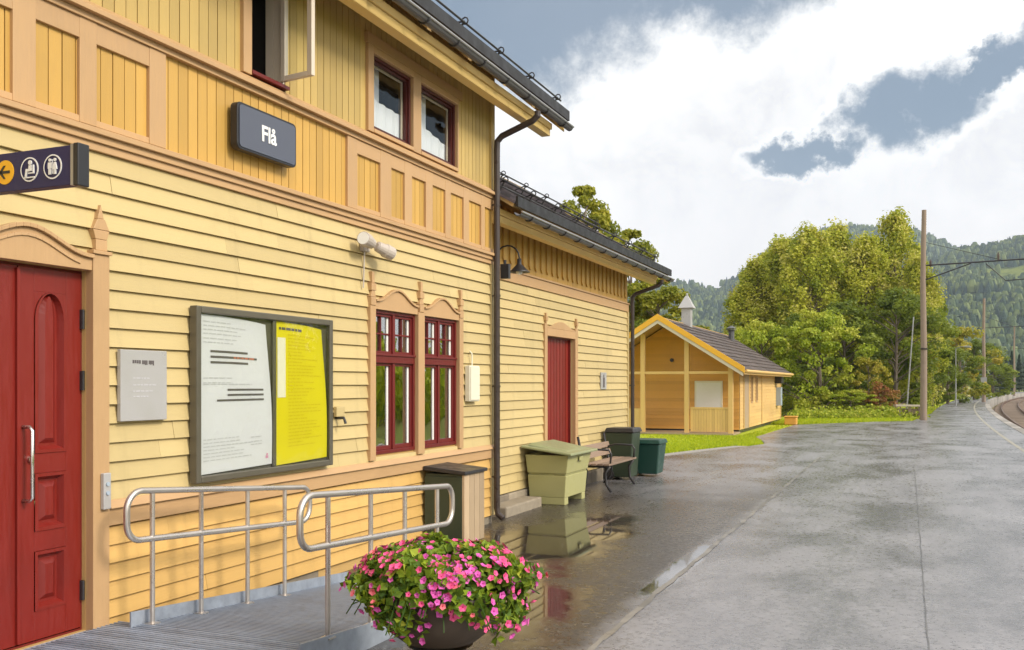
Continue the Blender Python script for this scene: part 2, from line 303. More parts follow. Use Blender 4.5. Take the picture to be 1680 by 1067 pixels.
# ------------------------------------------------------------------ mesh builder
def link(o, parent=None):
    S.collection.objects.link(o)
    if parent is not None: o.parent = parent
    return o
class MB:
    def __init__(s): s.v = []; s.f = []; s.a = []
    def quad(s, a, b, c, d, var=None): s.poly((a, b, c, d), var)
    def poly(s, pts, var=None):
        n = len(s.v); s.v += [tuple(p) for p in pts]; s.f.append(tuple(range(n, n+len(pts)))); s.a.append(0 if var is None else var)
    def box(s, x0, x1, y0, y1, z0, z1, var=None):
        if var is None: var = random.uniform(-.5, .5)
        x0, x1 = min(x0, x1), max(x0, x1); y0, y1 = min(y0, y1), max(y0, y1); z0, z1 = min(z0, z1), max(z0, z1)
        n = len(s.v)
        s.v += [(x0, y0, z0), (x1, y0, z0), (x1, y1, z0), (x0, y1, z0), (x0, y0, z1), (x1, y0, z1), (x1, y1, z1), (x0, y1, z1)]
        for f in ((0, 3, 2, 1), (4, 5, 6, 7), (0, 1, 5, 4), (1, 2, 6, 5), (2, 3, 7, 6), (3, 0, 4, 7)):
            s.f.append(tuple(n+i for i in f)); s.a.append(var)
        return s
    def hexa(s, lo, hi, var=0):          # lo, hi: four points each, same order, counter-clockwise from above
        n = len(s.v); s.v += [tuple(p) for p in lo]+[tuple(p) for p in hi]
        for f in ((3, 2, 1, 0), (4, 5, 6, 7), (0, 1, 5, 4), (1, 2, 6, 5), (2, 3, 7, 6), (3, 0, 4, 7)):
            s.f.append(tuple(n+i for i in f)); s.a.append(var)
        return s
    def prism(s, pts, ax, a, b, var=0):  # outline pts (2D) extruded along axis ax from a to b
        def P(p, t):
            return {'x': (t, p[0], p[1]), 'y': (p[0], t, p[1]), 'z': (p[0], p[1], t)}[ax]
        n = len(s.v); k = len(pts); s.v += [P(p, a) for p in pts]+[P(p, b) for p in pts]
        s.f.append(tuple(range(n, n+k))[::-1]); s.f.append(tuple(range(n+k, n+2*k))); s.a += [var, var]
        for i in range(k):
            j = (i+1) % k; s.f.append((n+i, n+j, n+k+j, n+k+i)); s.a.append(var)
        return s
    def tube(s, pts, r, seg=10, cap=True, var=0):
        pts = [Vector(p) for p in pts]; rr = r if isinstance(r, (list, tuple)) else [r]*len(pts)
        n = len(s.v); up = None
        for i, p in enumerate(pts):
            t = (pts[min(i+1, len(pts)-1)]-pts[max(i-1, 0)]).normalized()
            if up is None:
                up = Vector((0, 0, 1)) if abs(t.z) < .9 else Vector((1, 0, 0))
            a = t.cross(up).normalized(); b = a.cross(t).normalized(); up = b
            for k in range(seg):
                q = 2*math.pi*k/seg; s.v.append(tuple(p+(a*math.cos(q)+b*math.sin(q))*rr[i]))
        for i in range(len(pts)-1):
            for k in range(seg):
                k2 = (k+1) % seg; s.f.append((n+i*seg+k, n+i*seg+k2, n+(i+1)*seg+k2, n+(i+1)*seg+k)); s.a.append(var)
        if cap:
            s.f.append(tuple(n+k for k in range(seg))[::-1]); s.f.append(tuple(n+(len(pts)-1)*seg+k for k in range(seg))); s.a += [var, var]
        return s
    def lathe(s, prof, cx, cy, seg=24, z0=0, var=0):
        n = len(s.v)
        for r, z in prof:
            for k in range(seg):
                q = 2*math.pi*k/seg; s.v.append((cx+r*math.cos(q), cy+r*math.sin(q), z0+z))
        for i in range(len(prof)-1):
            for k in range(seg):
                k2 = (k+1) % seg; s.f.append((n+i*seg+k, n+i*seg+k2, n+(i+1)*seg+k2, n+(i+1)*seg+k)); s.a.append(var)
        return s
    def build(s, name, mat, parent=None, label=None, smooth=False, bevel=0, kind=None, loc=None):
        me = bpy.data.meshes.new(name); off = Vector((0, 0, 0))
        if parent is not None:
            off = Vector(parent.get('_o', (0, 0, 0)))
        elif loc is not None: off = Vector(loc)
        me.from_pydata([(v[0]-off.x, v[1]-off.y, v[2]-off.z) for v in s.v], [], s.f)
        at_ = me.attributes.new('var', 'FLOAT', 'FACE'); at_.data.foreach_set('value', [float(q) for q in s.a])
        me.materials.append(MATS[mat])
        if smooth: me.polygons.foreach_set('use_smooth', [True]*len(me.polygons))
        o = bpy.data.objects.new(name, me); link(o, parent)
        if parent is None and loc is not None: o.location = loc
        if parent is not None and '_s' in parent: pass
        o['_o'] = tuple(off)
        if parent is not None and parent.type == 'MESH' and parent.location.length > 0: pass
        if label: o['label'] = label
        if kind: o['kind'] = kind
        if bevel:
            b = o.modifiers.new('bevel', 'BEVEL'); b.width = bevel; b.segments = 2; b.limit_method = 'ANGLE'; b.angle_limit = R(40)
        return o
def thing(name, loc, label, cat, group=None):
    o = bpy.data.objects.new(name, None); o.empty_display_size = .1; link(o); o.location = loc; o['_o'] = tuple(loc)
    o['label'] = label; o['category'] = cat
    if group: o['group'] = group
    return o
def tag(o, label, cat, group=None):
    o['label'] = label; o['category'] = cat
    if group: o['group'] = group
    return o
def copy_tree(o, parent=None):
    c = o.copy(); link(c); c.parent = parent
    for ch in [q for q in o.children]: copy_tree(ch, c)
    return c

# number of intervals of [a,b] left after cutting holes
def cuts(a, b, hs):
    out_ = [(a, b)]
    for h0, h1 in hs:
        n = []
        for p, q in out_:
            if h1 <= p or h0 >= q: n.append((p, q)); continue
            if h0 > p: n.append((p, h0))
            if h1 < q: n.append((h1, q))
        out_ = n
    return [(p, q) for p, q in out_ if q-p > .004]
def clap(mb, X, y0, y1, z0, z1, step, holes=(), proud=.022, nrows=None):
    n = max(1, round((z1-z0)/step)); st = (z1-z0)/n
    for i in range(n):
        a = z0+i*st; b = a+st
        pts = {a, b}
        for h in holes:
            if h[2] < b and h[3] > a: pts |= {min(max(h[2], a), b), min(max(h[3], a), b)}
        pts = sorted(pts)
        joints = [y0]; y = y0+random.uniform(1.2, 4)
        while y < y1: joints.append(y); y += random.uniform(2.4, 4.4)
        joints.append(y1); vars_ = [random.uniform(-1, 1) for _ in joints]; jx = [random.uniform(-.0015, .002) for _ in joints]
        for k in range(len(pts)-1):
            p, q = pts[k], pts[k+1]
            if q-p < .002: continue
            hs = [(h[0], h[1]) for h in holes if h[2] < (p+q)/2 < h[3]]
            for j in range(len(joints)-1):
                for u, v in cuts(joints[j]+.0012, joints[j+1]-.0012, hs):
                    q_ = q-.0035 if abs(q-b) < 1e-6 else q; xa = X+jx[j]+proud*(1-(p-a)/st)+.002; xb = X+jx[j]+proud*(1-(q-a)/st)+.002
                    mb.hexa([(X-.01, u, p), (xa, u, p), (xa, v, p), (X-.01, v, p)], [(X-.01, u, q_), (xb, u, q_), (xb, v, q_), (X-.01, v, q_)], vars_[j])
def vboards(mb, X, y0, y1, z0, z1, w, holes=(), th=.016, gap=.007, batten=0):
    n = max(1, round((y1-y0)/w)); w = (y1-y0)/n
    for i in range(n):
        a, b = y0+i*w+gap/2, y0+(i+1)*w-gap/2; var = random.uniform(-1, 1); dx = random.uniform(-.0015, .0015)
        ys = sorted({a, b} | {min(max(h[k], a), b) for h in holes for k in (0, 1)})
        for k in range(len(ys)-1):
            p, q = ys[k], ys[k+1]
            if q-p < .002: continue
            hs = [(h[2], h[3]) for h in holes if h[0] < (p+q)/2 < h[1]]
            for u, v in cuts(z0, z1, hs): mb.box(X, X+th+dx, p, q, u, v, var)
        if batten and i:
            yb = y0+i*w
            for u, v in cuts(z0, z1, [(h[2], h[3]) for h in holes if h[0] < yb < h[1]]):
                mb.box(X+th+.002, X+th+batten, yb-.022, yb+.022, u, v)
def panel_wall(mb, X0, X1, y0, y1, z0, z1, holes):
    ys = sorted({y0, y1} | {min(max(h[k], y0), y1) for h in holes for k in (0, 1)})
    for k in range(len(ys)-1):
        p, q = ys[k], ys[k+1]
        if q-p < .002: continue
        for u, v in cuts(z0, z1, [(h[2], h[3]) for h in holes if h[0] < (p+q)/2 < h[1]]): mb.box(X0, X1, p, q, u, v, 0)

# ------------------------------------------------------------------ the setting: ground
def Lf(Y):
    P = [(-60, -9), (18.0, -9), (19.2, -5.9), (20.4, -5.7), (24, -4.75), (26.4, -4.0), (27.4, -3.75), (28.4, -3.9), (31, -4.5), (40.8, -4.35), (45.5, -1.3), (47.2, .2)]
    if Y >= 47.2: return E(Y)-3.4+(.2-(E(47.2)-3.4))*max(0, 1-(Y-47.2)/12)
    for (a, p), (b, q) in zip(P, P[1:]):
        if Y <= b: return p+(q-p)*(Y-a)/(b-a)
rows = [-60, -20, 0, 5, 10, 15, 18, 18.6, 19.2, 20.4, 22, 24, 25.5, 26.4, 27.4, 28.4, 30, 31, 34, 38, 40.8, 43, 45.5, 47.2, 49, 52, 56, 60]+list(range(65, 420, 6))
def sheet(cols, rows_, zf):
    mb = MB(); nv = [[(c(Y), Y, zf(c, Y)) for c in cols] for Y in rows_]
    for i in range(len(rows_)-1):
        for j in range(len(cols)-1):
            mb.quad(nv[i][j], nv[i][j+1], nv[i+1][j+1], nv[i+1][j])
    return mb
# ground reaches past the hills; it drops to the track bed right of the platform edge
gc = [(-4000, -.05), (-400, -.05), (-60, -.05), (-14, -.05)]
mb = MB(); rws = [-4000, -300]+rows+[600, 1200, 5000]
def gz(Y): return [(-4000., -.05), (-300., -.05), (-60., -.05), (-12., -.05), (E(min(Y, 420))-.12, -.05), (E(min(Y, 420))-.10, -.95), (E(min(Y, 420))+7, -.95), (E(min(Y, 420))+11, -.6), (E(min(Y, 420))+60, -.6), (4000., -.6)]
for i in range(len(rws)-1):
    A, B = gz(rws[i]), gz(rws[i+1])
    for j in range(len(A)-1):
        mb.quad((A[j][0], rws[i], A[j][1]), (A[j+1][0], rws[i], A[j+1][1]), (B[j+1][0], rws[i+1], B[j+1][1]), (B[j][0], rws[i+1], B[j][1]))
o = mb.build('ground', 'meadow'); o['kind'] = 'structure'
# platform slab: asphalt top, concrete edge
mb = MB()
for a, b in zip(rows, rows[1:]):
    cs = [lambda Y: Lf(Y), lambda Y: E(Y)-.32]
    mb.quad((Lf(a), a, 0), (E(a)-.32, a, 0), (E(b)-.32, b, 0), (Lf(b), b, 0))
    mb.quad((Lf(a), a, -.06), (Lf(a), a, 0), (Lf(b), b, 0), (Lf(b), b, -.06))
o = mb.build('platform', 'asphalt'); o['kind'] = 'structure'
mb = MB()
for a, b in zip(rows, rows[1:]):
    n = max(1, round((b-a)/1.2))
    for k in range(n):
        p, q = a+(b-a)*k/n+.004, a+(b-a)*(k+1)/n-.004
        mb.hexa([(E(p)-.318, p, -.9), (E(p), p, -.9), (E(q), q, -.9), (E(q)-.318, q, -.9)], [(E(p)-.318, p, .012), (E(p), p, .012), (E(q), q, .012), (E(q)-.318, q, .012)], random.uniform(-1, 1))
o = mb.build('platform_edge', 'concrete'); o['kind'] = 'structure'
mb = MB()
for a, b in zip(rows, rows[1:]):
    if a < -20: continue
    mb.quad((E(a)-1.12, a, .004), (E(a)-1.02, a, .004), (E(b)-1.02, b, .004), (E(b)-1.12, b, .004))
o = mb.build('safety_line', 'wornpaint'); o['kind'] = 'structure'
# seams between the laid strips of asphalt
mb = MB()
def seam(x0, w, ya, yb, z=.004, jit=.012):
    Y = ya; xs = x0
    while Y < yb:
        xn = x0+random.uniform(-jit, jit); wn = w*random.uniform(.6, 1.3)
        mb.quad((xs-w/2, Y, z), (xs+w/2, Y, z), (xn+wn/2, Y+.25, z), (xn-wn/2, Y+.25, z), random.uniform(-1, 1)); Y += .25; xs = xn; w_ = wn
seam(-1.88, .05, 1.5, 23)
o = mb.build('asphalt_seam', 'seamfill'); o['kind'] = 'structure'
mb = MB(); seam(.12, .009, 2, 20, jit=.005)
o = mb.build('asphalt_crack', 'seamdark'); o['kind'] = 'structure'
# lawn beside the small house and the verge behind the pole
def strip(pts_l, pts_r, z):
    m = MB()
    for i in range(len(pts_l)-1): m.quad((*pts_l[i], z), (*pts_r[i], z), (*pts_r[i+1], z), (*pts_l[i+1], z))
    return m
Ys = [19.5, 20.4, 22, 24, 25.5, 26.4, 27.4, 28.4, 30, 31, 34, 38, 40.6]
o = strip([(-30, y) for y in Ys], [(Lf(y)-.02-(.35 if y < 26.4 else 0), y) for y in Ys], -.012).build('lawn', 'lawn'); o['kind'] = 'structure'
o = strip([(Lf(y)-.42, y) for y in Ys[:6]], [(Lf(y)-.01, y) for y in Ys[:6]], -.008).build('lawn_edging', 'concrete'); o['kind'] = 'structure'
Yv = [41.2, 43, 45.5, 47.2, 49, 52, 56, 60, 66, 72, 80, 90, 100, 112, 125]
o = strip([(Lf(y)-(9 if y < 50 else 3.0), y) for y in Yv], [(Lf(y)-.05, y) for y in Yv], -.02).build('grass_verge', 'lawn'); o['kind'] = 'structure'
def grass(name, pts, h, mat, label):
    n = len(pts); a = rng.uniform(0, 2*np.pi, n); hh = h*rng.uniform(.5, 1.3, n); w = .012+h*.05
    P = np.array(pts); lean = rng.normal(0, .35, (n, 2))*hh[:, None]
    v = np.zeros((n, 3, 3)); v[:, 0, :2] = P[:, :2]-np.c_[np.cos(a), np.sin(a)]*w; v[:, 1, :2] = P[:, :2]+np.c_[np.cos(a), np.sin(a)]*w
    v[:, :2, 2] = P[:, 2:3]; v[:, 2, :2] = P[:, :2]+lean; v[:, 2, 2] = P[:, 2]+hh
    return rawmesh(name, v.reshape(-1, 3), 3, rng.uniform(0, 1, n), mat)
def rawmesh(name, verts, k, var, mat, parent=None, off=(0, 0, 0)):
    nf = len(verts)//k; me = bpy.data.meshes.new(name)
    me.vertices.add(len(verts)); me.vertices.foreach_set('co', (verts-np.array(off)).astype(np.float32).ravel())
    me.loops.add(nf*k); me.loops.foreach_set('vertex_index', np.arange(nf*k, dtype=np.int32))
    me.polygons.add(nf); me.polygons.foreach_set('loop_start', np.arange(0, nf*k, k, dtype=np.int32))
    me.update(calc_edges=True)
    at_ = me.attributes.new('var', 'FLOAT', 'FACE'); at_.data.foreach_set('value', var.astype(np.float32)); me.materials.append(MATS[mat])
    o = bpy.data.objects.new(name, me); link(o, parent); o['_o'] = tuple(off); return o
pts = []
for _ in range(26000):
    y = random.uniform(19.6, 33) if random.random() < .9 else random.uniform(33, 40)
    x = Lf(y)-.05-(.36 if y < 26.4 else 0)-abs(random.gauss(0, 1.6))
    if not (y > 31.2 and x < -5.0): pts.append((x, y, -.012))
o = grass('grass', pts, .055, 'grassblade', ''); tag(o, 'short bright green grass beside the small yellow house', 'grass'); o['kind'] = 'stuff'
pts = []
for _ in range(30000):
    y = random.uniform(41, 75); x = Lf(y)-.04-abs(random.gauss(0, 2.2 if y < 50 else 1.0)); pts.append((x, y, -.02))
o = grass('verge_grass', pts, .13, 'grassblade', ''); tag(o, 'bright rough grass along the path by the wooden pole', 'grass'); o['kind'] = 'stuff'
# track bed with ballast, sleepers and rails
mb = MB()
for a, b in zip(rows, rows[1:]):
    for k in range(3):
        p, q = a+(b-a)*k/3, a+(b-a)*(k+1)/3
        L = [(E(p)+.05, -.93), (E(p)+.5, -.72), (E(p)+3.4, -.72), (E(p)+4.2, -.93)]; M = [(E(q)+.05, -.93), (E(q)+.5, -.72), (E(q)+3.4, -.72), (E(q)+4.2, -.93)]
        for j in range(3): mb.quad((L[j][0], p, L[j][1]), (L[j+1][0], p, L[j+1][1]), (M[j+1][0], q, M[j+1][1]), (M[j][0], q, M[j][1]), random.uniform(-1, 1))
o = mb.build('track_bed', 'ballast'); o['kind'] = 'structure'
trk = thing('railway_track', (E(30)+1.6, 30, -.7), 'rusty rail track curving away beyond the right edge of the platform', 'railway track')
for dx in (.95, 2.45):
    mb = MB(); ys = list(range(-10, 260, 5))
    for a, b in zip(ys, ys[1:]):
        mb.hexa([(E(a)+dx-.035, a, -.66), (E(a)+dx+.035, a, -.66), (E(b)+dx+.035, b, -.66), (E(b)+dx-.035, b, -.66)], [(E(a)+dx-.035, a, -.50), (E(a)+dx+.035, a, -.50), (E(b)+dx+.035, b, -.50), (E(b)+dx-.035, b, -.50)])
    mb.build('rail', 'railsteel', trk)
mb = MB(); y = 20.
while y < 170: mb.box(E(y)+.4, E(y)+3.0, y-.12, y+.12, -.74, -.655); y += .62
mb.build('sleepers', 'polewood', trk)

# ------------------------------------------------------------------ station building
WX = -4.7; YC = wy(808); Y0 = -6.0; WW = -5.05; YE = wy(1029, WW)
bld = thing('station_building', (WX, 3, 0), 'large yellow timber station building with red doors, two storeys high with a lower wing', 'building')
ZP0, ZP1, ZC0, ZC1, ZU0, ZU1, ZT = .80, .96, 3.155, 3.315, 3.95, 4.07, 5.62
# openings (y0,y1,z0,z1)
dY = (wy(37)+0.0); DR = wy(143)-dY; door = (dY-DR, dY+DR, .17, 2.40)
w1 = (wy(610), wy(680), 1.02, 2.41); w2 = (wy(690.5), wy(748), 1.02, 2.41)
u1 = (wy(608), wy(673), 4.12, 4.83); u2 = (wy(686), wy(746), 4.12, 4.83); uo = (wy(407), wy(466), 4.12, 5.02)
wd = (wy(894, WW), wy(940, WW), wall(894, 728, WW)[1]-.1, wall(894, 551, WW)[1])
holes = [door, w1, w2, u1, u2, uo]
lef = [(y0_, y0_+.62, 1.02, 2.41) for y0_ in (1.2, -1.2, -4.0)]
mb = MB(); panel_wall(mb, WX-.14, WX-.012, Y0, YC, .0, ZT-.35, holes); mb.build('wall_backing', 'soffit', bld)
mb = MB(); clap(mb, WX, Y0, YC-.10, ZP1, ZC0, .1225, [(door[0]-.02, door[1]+.02, .1, 2.42), (w1[0]-.01, w2[1]+.01, 1.0, 2.44)]); mb.build('wall_siding', 'siding', bld)
mb = MB(); clap(mb, WX, Y0, YC-.10, .10, ZP0-.01, .1175, [(door[0]-.02, door[1]+.02, .05, 2.42)]); mb.build('plinth_siding', 'plinth_siding', bld)
mb = MB()
for a, b in cuts(Y0, YC-.01, [(door[0]-.14, door[1]+.14)]):
    mb.box(WX-.01, WX+.035, a, b, ZP0, ZP1-.05); mb.hexa([(WX-.01, a, ZP1-.05), (WX+.06, a, ZP1-.05), (WX+.06, b, ZP1-.05), (WX-.01, b, ZP1-.05)], [(WX-.01, a, ZP1+.012), (WX+.03, a, ZP1), (WX+.03, b, ZP1), (WX-.01, b, ZP1+.012)])
mb.build('water_table', 'trim', bld, bevel=.003)
mb = MB()
for i in range(18):
    a = Y0+i*(YC-Y0)/18; b = Y0+(i+1)*(YC-Y0)/18; mb.box(WX-.10, WX-.005-random.uniform(0, .02), a+.004, b-.004, -.05, .095, random.uniform(-1, 1))
mb.build('foundation', 'stone', bld, bevel=.012)
# lower cornice (three stepped mouldings)
mb = MB(); mb.box(WX-.01, WX+.030, Y0, YC+.02, ZC0, ZC0+.05); mb.box(WX-.01, WX+.050, Y0, YC+.03, ZC0+.05, ZC0+.095); mb.box(WX-.01, WX+.078, Y0, YC+.05, ZC0+.095, ZC0+.13)
mb.hexa([(WX-.01, Y0, ZC0+.13), (WX+.06, Y0, ZC0+.13), (WX+.06, YC+.04, ZC0+.13), (WX-.01, YC+.04, ZC0+.13)], [(WX-.01, Y0, ZC1), (WX+.024, Y0, ZC1-.012), (WX+.024, YC+.03, ZC1-.012), (WX-.01, YC+.03, ZC1)])
mb.build('lower_cornice', 'trim', bld, bevel=.003)
mb = MB(); mb.box(WX-.01, WX+.045, Y0, YC+.02, ZU0, ZU0+.04); mb.box(WX-.01, WX+.085, Y0, YC+.05, ZU0+.04, ZU0+.075)
mb.hexa([(WX-.01, Y0, ZU0+.075), (WX+.065, Y0, ZU0+.075), (WX+.065, YC+.04, ZU0+.075), (WX-.01, YC+.04, ZU0+.075)], [(WX-.01, Y0, ZU1+.02), (WX+.025, Y0, ZU1), (WX+.025, YC+.03, ZU1), (WX-.01, YC+.03, ZU1+.02)])
mb.build('upper_cornice', 'trim', bld, bevel=.003)
# frieze: recessed boarded panels between posts
mb = MB(); vboards(mb, WX-.012, Y0, YC-.02, ZC1-.01, ZU0, .098, (), .016); mb.build('frieze_boarding', 'frieze', bld)
pan = [(15, 53), (125, 153), (240, 267)]; posts = [(wy(a), wy(b)) for a, b in pan]
rp = [(566, 582), (620, 638), (660, 672), (695, 706), (727, 736), (757, 766), (786, 792)]; posts += [(wy(a), wy(b)) for a, b in rp]
yy = posts[0][0]; lp = []
while yy > Y0+.6: lp.append((yy-.42, yy-.30)); yy -= .42
mbt = MB()
for a, b in posts+lp: mbt.box(WX-.01, WX+.030, a, b, ZC1-.012, ZU0)
for a, b in [(min(q[0] for q in lp), posts[2][0]), (posts[3][1], YC-.02)]: mbt.box(WX-.01, WX+.027, a, b, ZU0-.13, ZU0-.001); mbt.box(WX-.01, WX+.025, a, b, ZC1-.011, ZC1+.03)
mbt.build('frieze_frame', 'trim_v', bld, bevel=.003)
# upper wall of vertical boards
mb = MB(); vboards(mb, WX-.012, Y0, YC-.10, ZU1+.0, ZT-.1, .098, [(u1[0]-.01, u2[1]+.01, 4.0, 4.86), (uo[0]-.01, uo[1]+.01, 4.0, 5.05)], .017); mb.build('upper_wall', 'upper', bld)
mb = MB(); mb.box(WX-.01, WX+.034, YC-.10, YC+.005, .10, ZP0); mb.box(WX-.01, WX+.034, YC-.10, YC+.005, ZP1, ZC0)
mb.build('corner_board', 'siding', bld, bevel=.003)
mb = MB(); mb.box(WX-.01, WX+.030, YC-.10, YC+.005, ZU1, ZT-.14); mb.build('corner_board', 'upper', bld, bevel=.003)
# other walls of the two-storey block (gable end towards the wing, back, near end)
XB = -11.7; XR = (WX-.5+XB-.0)/2
RP = .85; EX, EZ = -4.15, 5.13; RX = -8.2; RZ = EZ+RP*(EX-RX)
mb = MB()
for yq in (YC-.02, Y0):
    mb.prism([(WX-.02, 0), (XB, 0), (XB, ZT-.1), (RX, RZ-.12), (WX-.02, ZT-.1)], 'y', yq-.1, yq)
mb.box(XB-.1, XB, Y0, YC-.02, 0, ZT-.1); mb.build('end_walls', 'siding', bld)
mb = MB(); mb.box(-10, -6.5, 3, 9, 1.0, 1.02); mb.box(XB+.02, WX-.2, Y0, YC-.15, 3.02, 3.12); mb.build('floor_slab', 'roomdark', bld)
# roofs -----------------------------------------------------------------
def roof(nm, EX, EZ, RX, p, ya, yb, parent=bld, tile=.30, mat='slate', back=None):
    nl = math.hypot(1, p); L = (EX-RX)*nl; ux, uz = -1/nl, p/nl; nx, nz = p/nl, 1/nl
    mb = MB(); n = int(L/tile)+1; st = L/n
    for i in range(n):
        a, b = i*st, (i+1)*st+.02; off = (i % 2)*tile/2; y = ya-off
        while y < yb:
            p0, p1 = max(ya, y+.002), min(yb, y+tile-.002)
            if p1-p0 > .02:
                t = .075+random.uniform(0, .006); t2 = .05
                def P(s, h, yy): return (EX+ux*s+nx*h, yy, EZ+uz*s+nz*h)
                mb.hexa([P(a, .045, p0), P(a, .045, p1), P(b, .03, p1), P(b, .03, p0)], [P(a, t, p0), P(a, t, p1), P(b, t2, p1), P(b, t2, p0)], random.uniform(-1, 1))
            y += tile
    r = mb.build('roof', mat, parent)
    mb = MB()
    def P(s, h, yy): return (EX+ux*s+nx*h, yy, EZ+uz*s+nz*h)
    mb.hexa([P(0, .0, ya+.01), P(0, .0, yb-.01), P(L, .0, yb-.01), P(L, .0, ya+.01)], [P(0, .042, ya+.01), P(0, .042, yb-.01), P(L, .042, yb-.01), P(L, .042, ya+.01)])
    # far slope
    xb = 2*RX-EX if back is None else back
    mb.hexa([(RX, ya+.01, EZ+p*(EX-RX)), (RX, yb-.01, EZ+p*(EX-RX)), (xb, yb-.01, EZ+p*(EX-RX)-p*(RX-xb)), (xb, ya+.01, EZ+p*(EX-RX)-p*(RX-xb))],
            [(RX, ya+.01, EZ+p*(EX-RX)+.08), (RX, yb-.01, EZ+p*(EX-RX)+.08), (xb, yb-.01, EZ+p*(EX-RX)-p*(RX-xb)+.08), (xb, ya+.01, EZ+p*(EX-RX)-p*(RX-xb)+.08)])
    mb.build('roof_boarding', 'soffit', parent)
    return P
YR = wall(928, 200, -4.13)[0]; YWR = wall(1100, 457, -4.4)[0]
P1 = roof('main', EX, EZ, RX, RP, Y0-.6, YR)
P2 = roof('wing', -4.45, 3.86, -7.65, .62, YC+.01, YWR)
def eaves(xe, ze, p, ya, yb, wallx, step, beamx, beamz, gx, gz_):
    y = yb-.12
    while y > ya:
        mb = MB()
        # rafter tail under the boarding
        L = abs(wallx-xe)
        mb.hexa([(xe-.03, y-.04, ze-.085), (xe-.03, y+.04, ze-.085), (wallx, y+.04, ze-.085+p*(L-.03)), (wallx, y-.04, ze-.085+p*(L-.03))][::1],
                [(xe-.03, y-.04, ze-.004), (xe-.03, y+.04, ze-.004), (wallx, y+.04, ze-.004+p*(L-.03)), (wallx, y-.04, ze-.004+p*(L-.03))])
        mb.build('rafter_tail', 'soffit', bld); y -= step
    mb = MB(); mb.box(beamx-.12, beamx, ya, yb-.12, beamz, beamz+.085); mb.box(beamx-.10, beamx+.02, ya, yb-.10, beamz+.088, beamz+.165); mb.build('eaves_beam', 'beam', bld, bevel=.006)
    # half round gutter
    mb = MB(); n = 8; r = .050
    for i in range(n):
        a0 = math.pi+i*math.pi/n; a1 = math.pi+(i+1)*math.pi/n
        for rr, flip in ((r, 0), (r-.006, 1)):
            q = [(gx+rr*math.cos(a0), ya, gz_+rr*math.sin(a0)), (gx+rr*math.cos(a0), yb, gz_+rr*math.sin(a0)), (gx+rr*math.cos(a1), yb, gz_+rr*math.sin(a1)), (gx+rr*math.cos(a1), ya, gz_+rr*math.sin(a1))]
            mb.poly(q if flip else q[::-1])
    mb.prism([(gx+r*math.cos(math.pi+i*math.pi/n), gz_+r*math.sin(math.pi+i*math.pi/n)) for i in range(n+1)], 'y', yb-.004, yb)
    gt = mb.build('gutter', 'guttermetal', bld)
    mb = MB(); mb.tube([(gx+r+.004, ya, gz_), (gx+r+.004, yb, gz_)], .013, 8); mb.build('gutter_bead', 'zinc', gt)
    y = yb-.3
    while y > ya:
        mb = MB(); mb.tube([(gx-r-.03, y, gz_+.03)]+[(gx+(r+.008)*math.cos(math.pi+i*math.pi/6), y, gz_+(r+.008)*math.sin(math.pi+i*math.pi/6)) for i in range(7)], .010, 6); y -= .62
        mb.build('gutter_bracket', 'darkmetal', bld)
    mb = MB(); mb.box(xe+.045, xe+.075, ya, yb, ze-.0, ze+.125); mb.build('drip_edge', 'roofedge', bld)
eaves(EX, EZ, RP, Y0-.5, YR, WX-.02, .9, -4.30, 4.925, -4.075, 5.045)
eaves(-4.45, 3.86, .62, YC+.03, YWR, WW-.02, .8, -4.66, 3.70, -4.375, 3.79)
# verge boards and lookout brackets at the free gable ends
for (xe, ze, rx, p, y) in ((EX, EZ, RX, RP, YR), (-4.45, 3.86, -7.65, .62, YWR)):
    mb = MB(); zr = ze+p*(xe-rx)
    for xb_ in (xe+.0, 2*rx-xe):
        mb.hexa([(xb_, y-.03, ze-.14), (xb_, y+.002, ze-.14), (rx, y+.002, zr-.14), (rx, y-.03, zr-.14)], [(xb_, y-.03, ze+.085), (xb_, y+.002, ze+.085), (rx, y+.002, zr+.085), (rx, y-.03, zr+.085)])
    mb.build('verge_board', 'beam', bld)
# snow guards ------------------------------------------------------------
def guard(P, s, ya, yb, h, step, nr=2):
    mb = MB(); y = yb-.25
    for k in range(nr): mb.tube([P(s, h*(.45+.55*(k if nr > 1 else 1)/(nr-1 or 1))+.07, ya), P(s, h*(.45+.55*(k if nr > 1 else 1)/(nr-1 or 1))+.07, yb-.12)], .012, 6)
    while y > ya:
        a, b, cc = P(s-.0, .06, y), P(s, h+.08, y), P(s-.0+.14, .07, y)
        mb.tube([a, b], .012, 6); mb.tube([b, cc], .010, 6)
        ring = [(P(s, h+.085, y)[0]+.035*math.cos(t), y, P(s, h+.085, y)[2]+.035*math.sin(t)) for t in [i*math.pi/4 for i in range(9)]]
        mb.tube(ring, .008, 6); y -= step
    mb.build('snow_guard', 'darkmetal', bld)
guard(P1, .16, Y0, YR, .11, .92, 1); guard(P2, .35, YC+.05, YWR-.05, .15, .95)
guard(P2, 1.7, YC+.3, YWR-.3, .15, .95)
